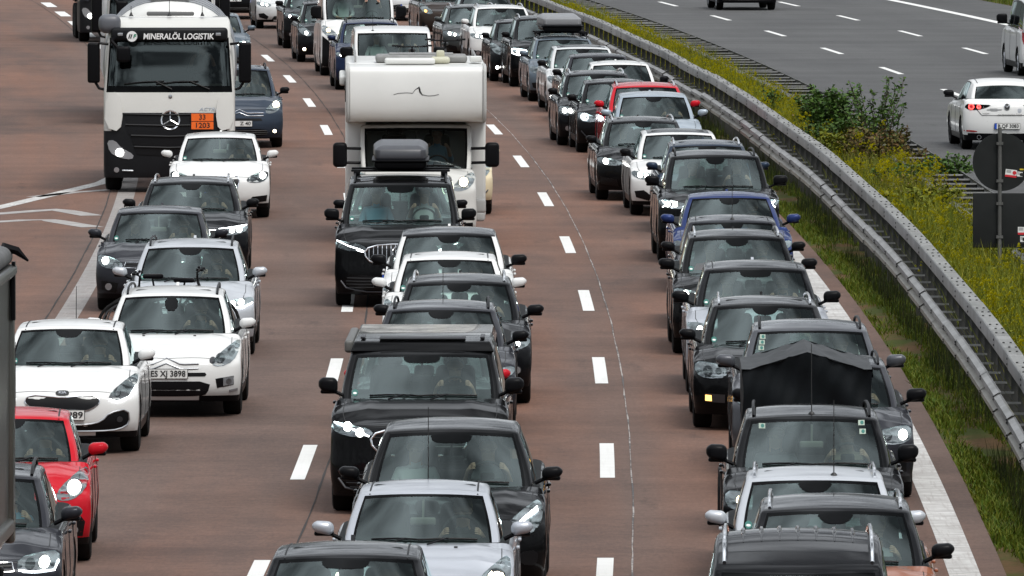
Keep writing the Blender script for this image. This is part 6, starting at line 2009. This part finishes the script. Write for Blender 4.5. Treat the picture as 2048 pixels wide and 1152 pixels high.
# tank on the back
TANKW = pbr('tank_white', (.62, .62, .60), .35, coat=.3, noise=(1.5, .06))
def tank(par, y0, y1, zc_, a, b):
    n = 40; mb = MB()
    prof = [(y0, 0.02), (y0 + .02, .55), (y0 + .10, .86), (y0 + .28, 1.0), (y1 - .28, 1.0), (y1 - .1, .86), (y1, .02)]
    vs = []; fs = []
    for (y, k) in prof:
        for i in range(n):
            an = 2 * PI * i / n; c_, s_ = math.cos(an), math.sin(an)
            e = .82
            vs.append((a * k * math.copysign(abs(c_) ** e, c_), y, zc_ + b * k * math.copysign(abs(s_) ** e, s_)))
    for i in range(len(prof) - 1):
        for k in range(n): l = (k + 1) % n; fs.append((i * n + k, i * n + l, (i + 1) * n + l, (i + 1) * n + k))
    mb.add(vs, fs); to = mb.build('tank', [TANKW], par, 50)
    for y in [y0 + .6 + 1.6 * k for k in range(int((y1 - y0 - .8) / 1.6) + 1)]:
        mb = MB(); ring = []
        for i in range(n):
            an = 2 * PI * i / n; c_, s_ = math.cos(an), math.sin(an)
            ring.append((a * 1.005 * math.copysign(abs(c_) ** .82, c_), y, zc_ + b * 1.005 * math.copysign(abs(s_) ** .82, s_)))
        mb.tube(ring, .03, 5, 0, True); mb.build('tank_band', [RIM], to)
    mb = MB(); mb.rbox((0, (y0 + y1) / 2, zc_ + b + .04), (.75, (y1 - y0) * .9, .05), .02, 0, 1)
    for sd in (-1, 1): mb.tube([(sd * .36, y0 + .5, zc_ + b + .12), (sd * .36, y1 - .5, zc_ + b + .12)], .02, 5)
    mb.build('walkway', [GALV], to)
    for k in range(4):
        mb = MB(); y = y0 + 1 + k * (y1 - y0 - 2) / 3; mb.lathe([(.25, 0), (.25, .12), (.2, .16), (.001, .17)], (0, y, zc_ + b), n=16); mb.build('tank_lid', [RIM], to)
    return to
tank(tr, 2.75, 9.6, 2.32, 1.24, 1.20)
add = dict(short='white tanker truck')
add_person(add, tr, (.62, 1.18, 0), 2.95, 0, 'grey', True)

tr2, D2, vo2, pm2 = cab('truck', 'second white truck right behind the tanker, mostly hidden at the top edge', 'second white truck', -7.78, 234.5, .012, WHTC, dict(axles=(1.4, 5.0)))
mb = MB(); mb.rbox((0, 6.4, 2.35), (2.5, 7.6, 2.9), .06, 0, 1); mb.build('box_body', [pbr('curtain_white', (.60, .61, .62), .6)], tr2)
tr3, D3, vo3, pm3 = cab('tipper_truck', 'dark grey tipper truck at the top left edge behind the white trucks', 'dark tipper', -11.05, 300.5, .015, DGREY, dict(axles=(1.4, 4.6, 5.9)))
mb = MB()
prof = [(-1.22, 1.1), (-1.25, 3.1), (-1.15, 3.3), (1.15, 3.3), (1.25, 3.1), (1.22, 1.1)]
mb.prism(prof, lambda u, v, d: (u, d, v), 2.5, 8.6)
bo = mb.build('tipper_body', [pbr('tipper_dark', (.045, .045, .042), .5, .3, noise=(2, .3))], tr3, 0)
for y in (2.6, 4.1, 5.6, 7.1, 8.5):
    for sd in (-1, 1):
        mb = MB(); mb.box(sd * 1.255 - .03, sd * 1.255 + .03, y - .06, y + .06, 1.1, 3.1); mb.build('stake', [TRBLACK], bo, 0)

# grey tipper at the left edge: its rear corner is what the photograph shows
ALU = pbr('tipper_aluminium', (.13, .13, .12), .3, .8, noise=(1.2, .25))
tp, Dp, vop, pmp = cab('tipper_truck', 'grey metal tipper truck cut off by the left edge, tarp strap at its top corner', 'grey tipper', -5.80, 83.0, .004, ('grey', (.2, .2, .21), .3), dict(axles=(1.4, 5.0, 6.3)))
mb = MB()
prof = [(-1.18, 1.35), (-1.25, 1.6), (-1.27, 3.72), (-1.22, 3.80), (1.22, 3.80), (1.27, 3.72), (1.25, 1.6), (1.18, 1.35)]
mb.prism(prof, lambda u, v, d: (u, d, v), 2.5, 9.0); tb = mb.build('tipper_body', [ALU], tp, 20)
mb = MB()
for sd in (-1, 1):
    mb.rbox((sd * 1.27, 5.75, 3.78), (.10, 6.6, .10), .03, 0, 1); mb.rbox((sd * 1.25, 8.96, 2.6), (.10, .14, 2.4), .03, 0, 1); mb.rbox((sd * 1.25, 5.75, 1.55), (.09, 6.6, .14), .03, 0, 1)
mb.build('body_frame', [ALU], tb)
mb = MB(); mb.rbox((0, 5.75, 3.90), (2.56, 6.7, .16), .07, 0, 3, lambda a, b, c, p: (p.x, p.y, p.z + .10 * (1 - a * a) * max(0, c))); mb.build('tarp_cover', [pbr('tarp_grey', (.09, .09, .09), .6, noise=(4, .3))], tb)
mb = MB(); mb.tube([(1.20, 8.9, 3.98), (1.32, 8.95, 3.95), (1.42, 8.97, 3.86)], [.05, .04, .01], 6); mb.box(1.285, 1.315, 8.8, 8.9, 3.35, 3.86); mb.build('tarp_strap', [BLACK], tb, 30)
mb = MB()
for k in range(10): mb.rbox((1.20, 3.2 + .6 * k, 1.12), (.05, .12, .2), .02, 0, 1)
mb.box(1.10, 1.16, 2.6, 8.9, .62, 1.2); mb.build('side_guard', [TRBLACK], tb, 0)
mb = MB(); mb.box(-.5, .5, 5.5, 9.0, .8, 1.3); mb.build('subframe', [TRBLACK], tp, 0)

# ------------------------------------------------------------------ motorhome
mh = dict(name='motorhome', short='white motorhome', label='white motorhome with bulging sleeping alcove over the cab in the middle lane', cat='motorhome', style='van', pos=(-1.62, 178.2), paint=WHTC, zt=1.98,
          face='van', hl='tall', lens=[(.78, .02, .09)], lampmat=LAMPWARM, mircol='black', mirror=False, antenna='none', ditch=False, panel=True, sensor='none', sticker=False,
          dim=dict(W=2.02, wb=.95, wr=.93, zc=1.30, zn=1.05, hc=.08, yc=.85, yt=1.55, yr=4.0, yb=4.2, L=5.0, ax=(.95, 4.0)), group='queue of vehicles in the middle lane', shirt='lightblue', glassmat=glass('dark_windshield', (.38, .42, .42), .9), yaw=.004)
build_car(mh)
r = mh['_root']
CAMP = pbr('camper_white', (.64, .64, .62), .35, coat=.25, noise=(1.2, .05))
CAMPT = pbr('camper_trim', (.42, .42, .41), .5)
W2 = 1.18
alc = smooth_poly([(2.2, 2.03), (1.20, 2.05), (.98, 2.08), (.90, 2.20), (.88, 2.40), (.90, 2.62), (.95, 2.86), (1.0, 2.97), (1.15, 2.99), (2.2, 3.02)], 2)
mb = MB(); mb.prism(alc, lambda u, v, d: (d, u, v), -W2 + .07, W2 - .07); mb.build('alcove', [CAMP], r, 40)
for sd in (-1, 1):
    alc2 = [(1.0 + (u - 1.0) * 1.0 + (.0 if u > 2 else .02), v) for u, v in alc]
    mb = MB(); mb.prism(alc2, lambda u, v, d: (d, u, v), sd * (W2 - .068), sd * W2); mb.build('alcove_side', [CAMP], r, 40)
    mb = MB(); mb.tube([(sd * (W2 - .035), u - .006, v) for u, v in densify(alc, .1) if u < 2.15], .022, 6); mb.build('edge_trim', [CAMPT], r)
    mb = MB(); mb.rbox((sd * (W2 - .17), 1.95, 1.25), (.34, .35, 1.66), .05, 0, 2); mb.build('side_fairing', [CAMP], r)
    mb = MB(); mb.rbox((sd * (W2 - .02), 4.1, .58), (.05, 3.6, .42), .02, 0, 1); mb.build('skirt', [CAMPT], r)
    # twin mirrors on arms
    mb = MB(); mb.rbox((sd * 1.28, 1.18, 1.50), (.24, .15, .42), .07, 0, 3); mo = mb.build('side_mirror', [BLACK], r)
    mb = MB()
    for z in (1.60, 1.36): mb.tube([(sd * .93, 1.30, z), (sd * 1.22, 1.22, z + .01)], .028, 6)
    mb.build('mirror_arm', [BLACK], mo)
mb = MB(); mb.rbox((0, 4.35, 1.78), (2 * W2, 4.5, 2.46), .05, 0, 2); mb.build('living_box', [CAMP], r)
mb = MB(); mb.rbox((-W2 - .05, 3.6, 2.72), (.11, 3.4, .16), .04, 0, 2); mb.build('awning', [WHITEPLASTIC], r)
mb = MB(); mb.rbox((W2 - .10, 1.62, .62), (.20, .16, .24), .05, 0, 2); mb.rbox((W2 - .10, 1.62, .44), (.16, .14, .16), .04, 0, 2); mb.build('step_box', [CAMPT], r)
# windows in the alcove flanks
for sd in (-1, 1):
    mb = MB(); mb.rbox((sd * (W2 + .004), 1.85, 2.55), (.02, .75, .34), .008, 0, 1); mb.build('side_window', [FRIT], r)
# swoosh on the alcove
Da = Drape(*(lambda m: ([tuple(v.co) for v in m.vertices], [list(p.vertices) for p in m.polygons]))(next(o for o in r.children if o.name.startswith('alcove') and 'side' not in o.name).data))
sw = [(-.38, 2.52), (-.30, 2.545), (-.16, 2.553), (-.06, 2.545), (-.02, 2.60), (.05, 2.645), (.065, 2.57), (.10, 2.52), (.20, 2.50), (.30, 2.505), (.38, 2.525)]
mb = MB(); P = [Da.pt(u, v, .004) for u, v in densify(sw, .03, False)]
rs = []
for p in P: rs.append(.004 + .010 * math.exp(-((p.x - .06) / .04) ** 2))
mb.tube(P, rs, 5); mb.build('decal', [INK], r, recalc=False)
# roof kit
mb = MB(); mb.rbox((-.10, 1.75, 3.06), (.85, .5, .10), .04, 0, 2); mb.build('roof_hatch', [WHITEPLASTIC], r)
mb = MB(); mb.rbox((.1, 2.7, 3.08), (1.55, .95, .13), .05, 0, 2); mb.rbox((.1, 2.75, 3.15), (1.1, .6, .04), .02, 0, 1); mb.build('roof_case', [pbr('roof_case_grey', (.20, .20, .195), .5, noise=(5, .2))], r)
mb = MB(); mb.rbox((.42, 2.05, 3.07), (.32, .5, .11), .05, 0, 2); mb.rbox((.42, 2.15, 3.16), (.14, .18, .14), .03, 0, 1); mb.build('satellite_dish', [pbr('yellowed_plastic', (.48, .47, .36), .5)], r)
mb = MB(); mb.rbox((W2 - .16, 2.2, 3.08), (.20, .3, .10), .02, 0, 1); mb.build('roof_vent', [WHITEPLASTIC], r)
for sd, xx in ((-1, -.62), (1, .72)):
    mb = MB(); mb.tube([(sd * (W2 - .16), 2.2, 3.04), (sd * (W2 - .16), 2.25, 3.12), (sd * (W2 - .16), 6.2, 3.12), (sd * (W2 - .16), 6.3, 3.04)], .02, 5); mb.build('roof_railing', [GALV], r)
bicycle('bicycle', 'bicycle on the motorhome tail whose handlebar shows left above the roof', on_root(r, (-.02, 6.85, 2.14), -PI / 2), 'black', 3, 'bicycles on the motorhome')
bicycle('bicycle', 'bicycle on the motorhome tail whose handlebar shows right above the roof', on_root(r, (.56, 7.15, 2.24), -PI / 2), 'black', 4, 'bicycles on the motorhome')
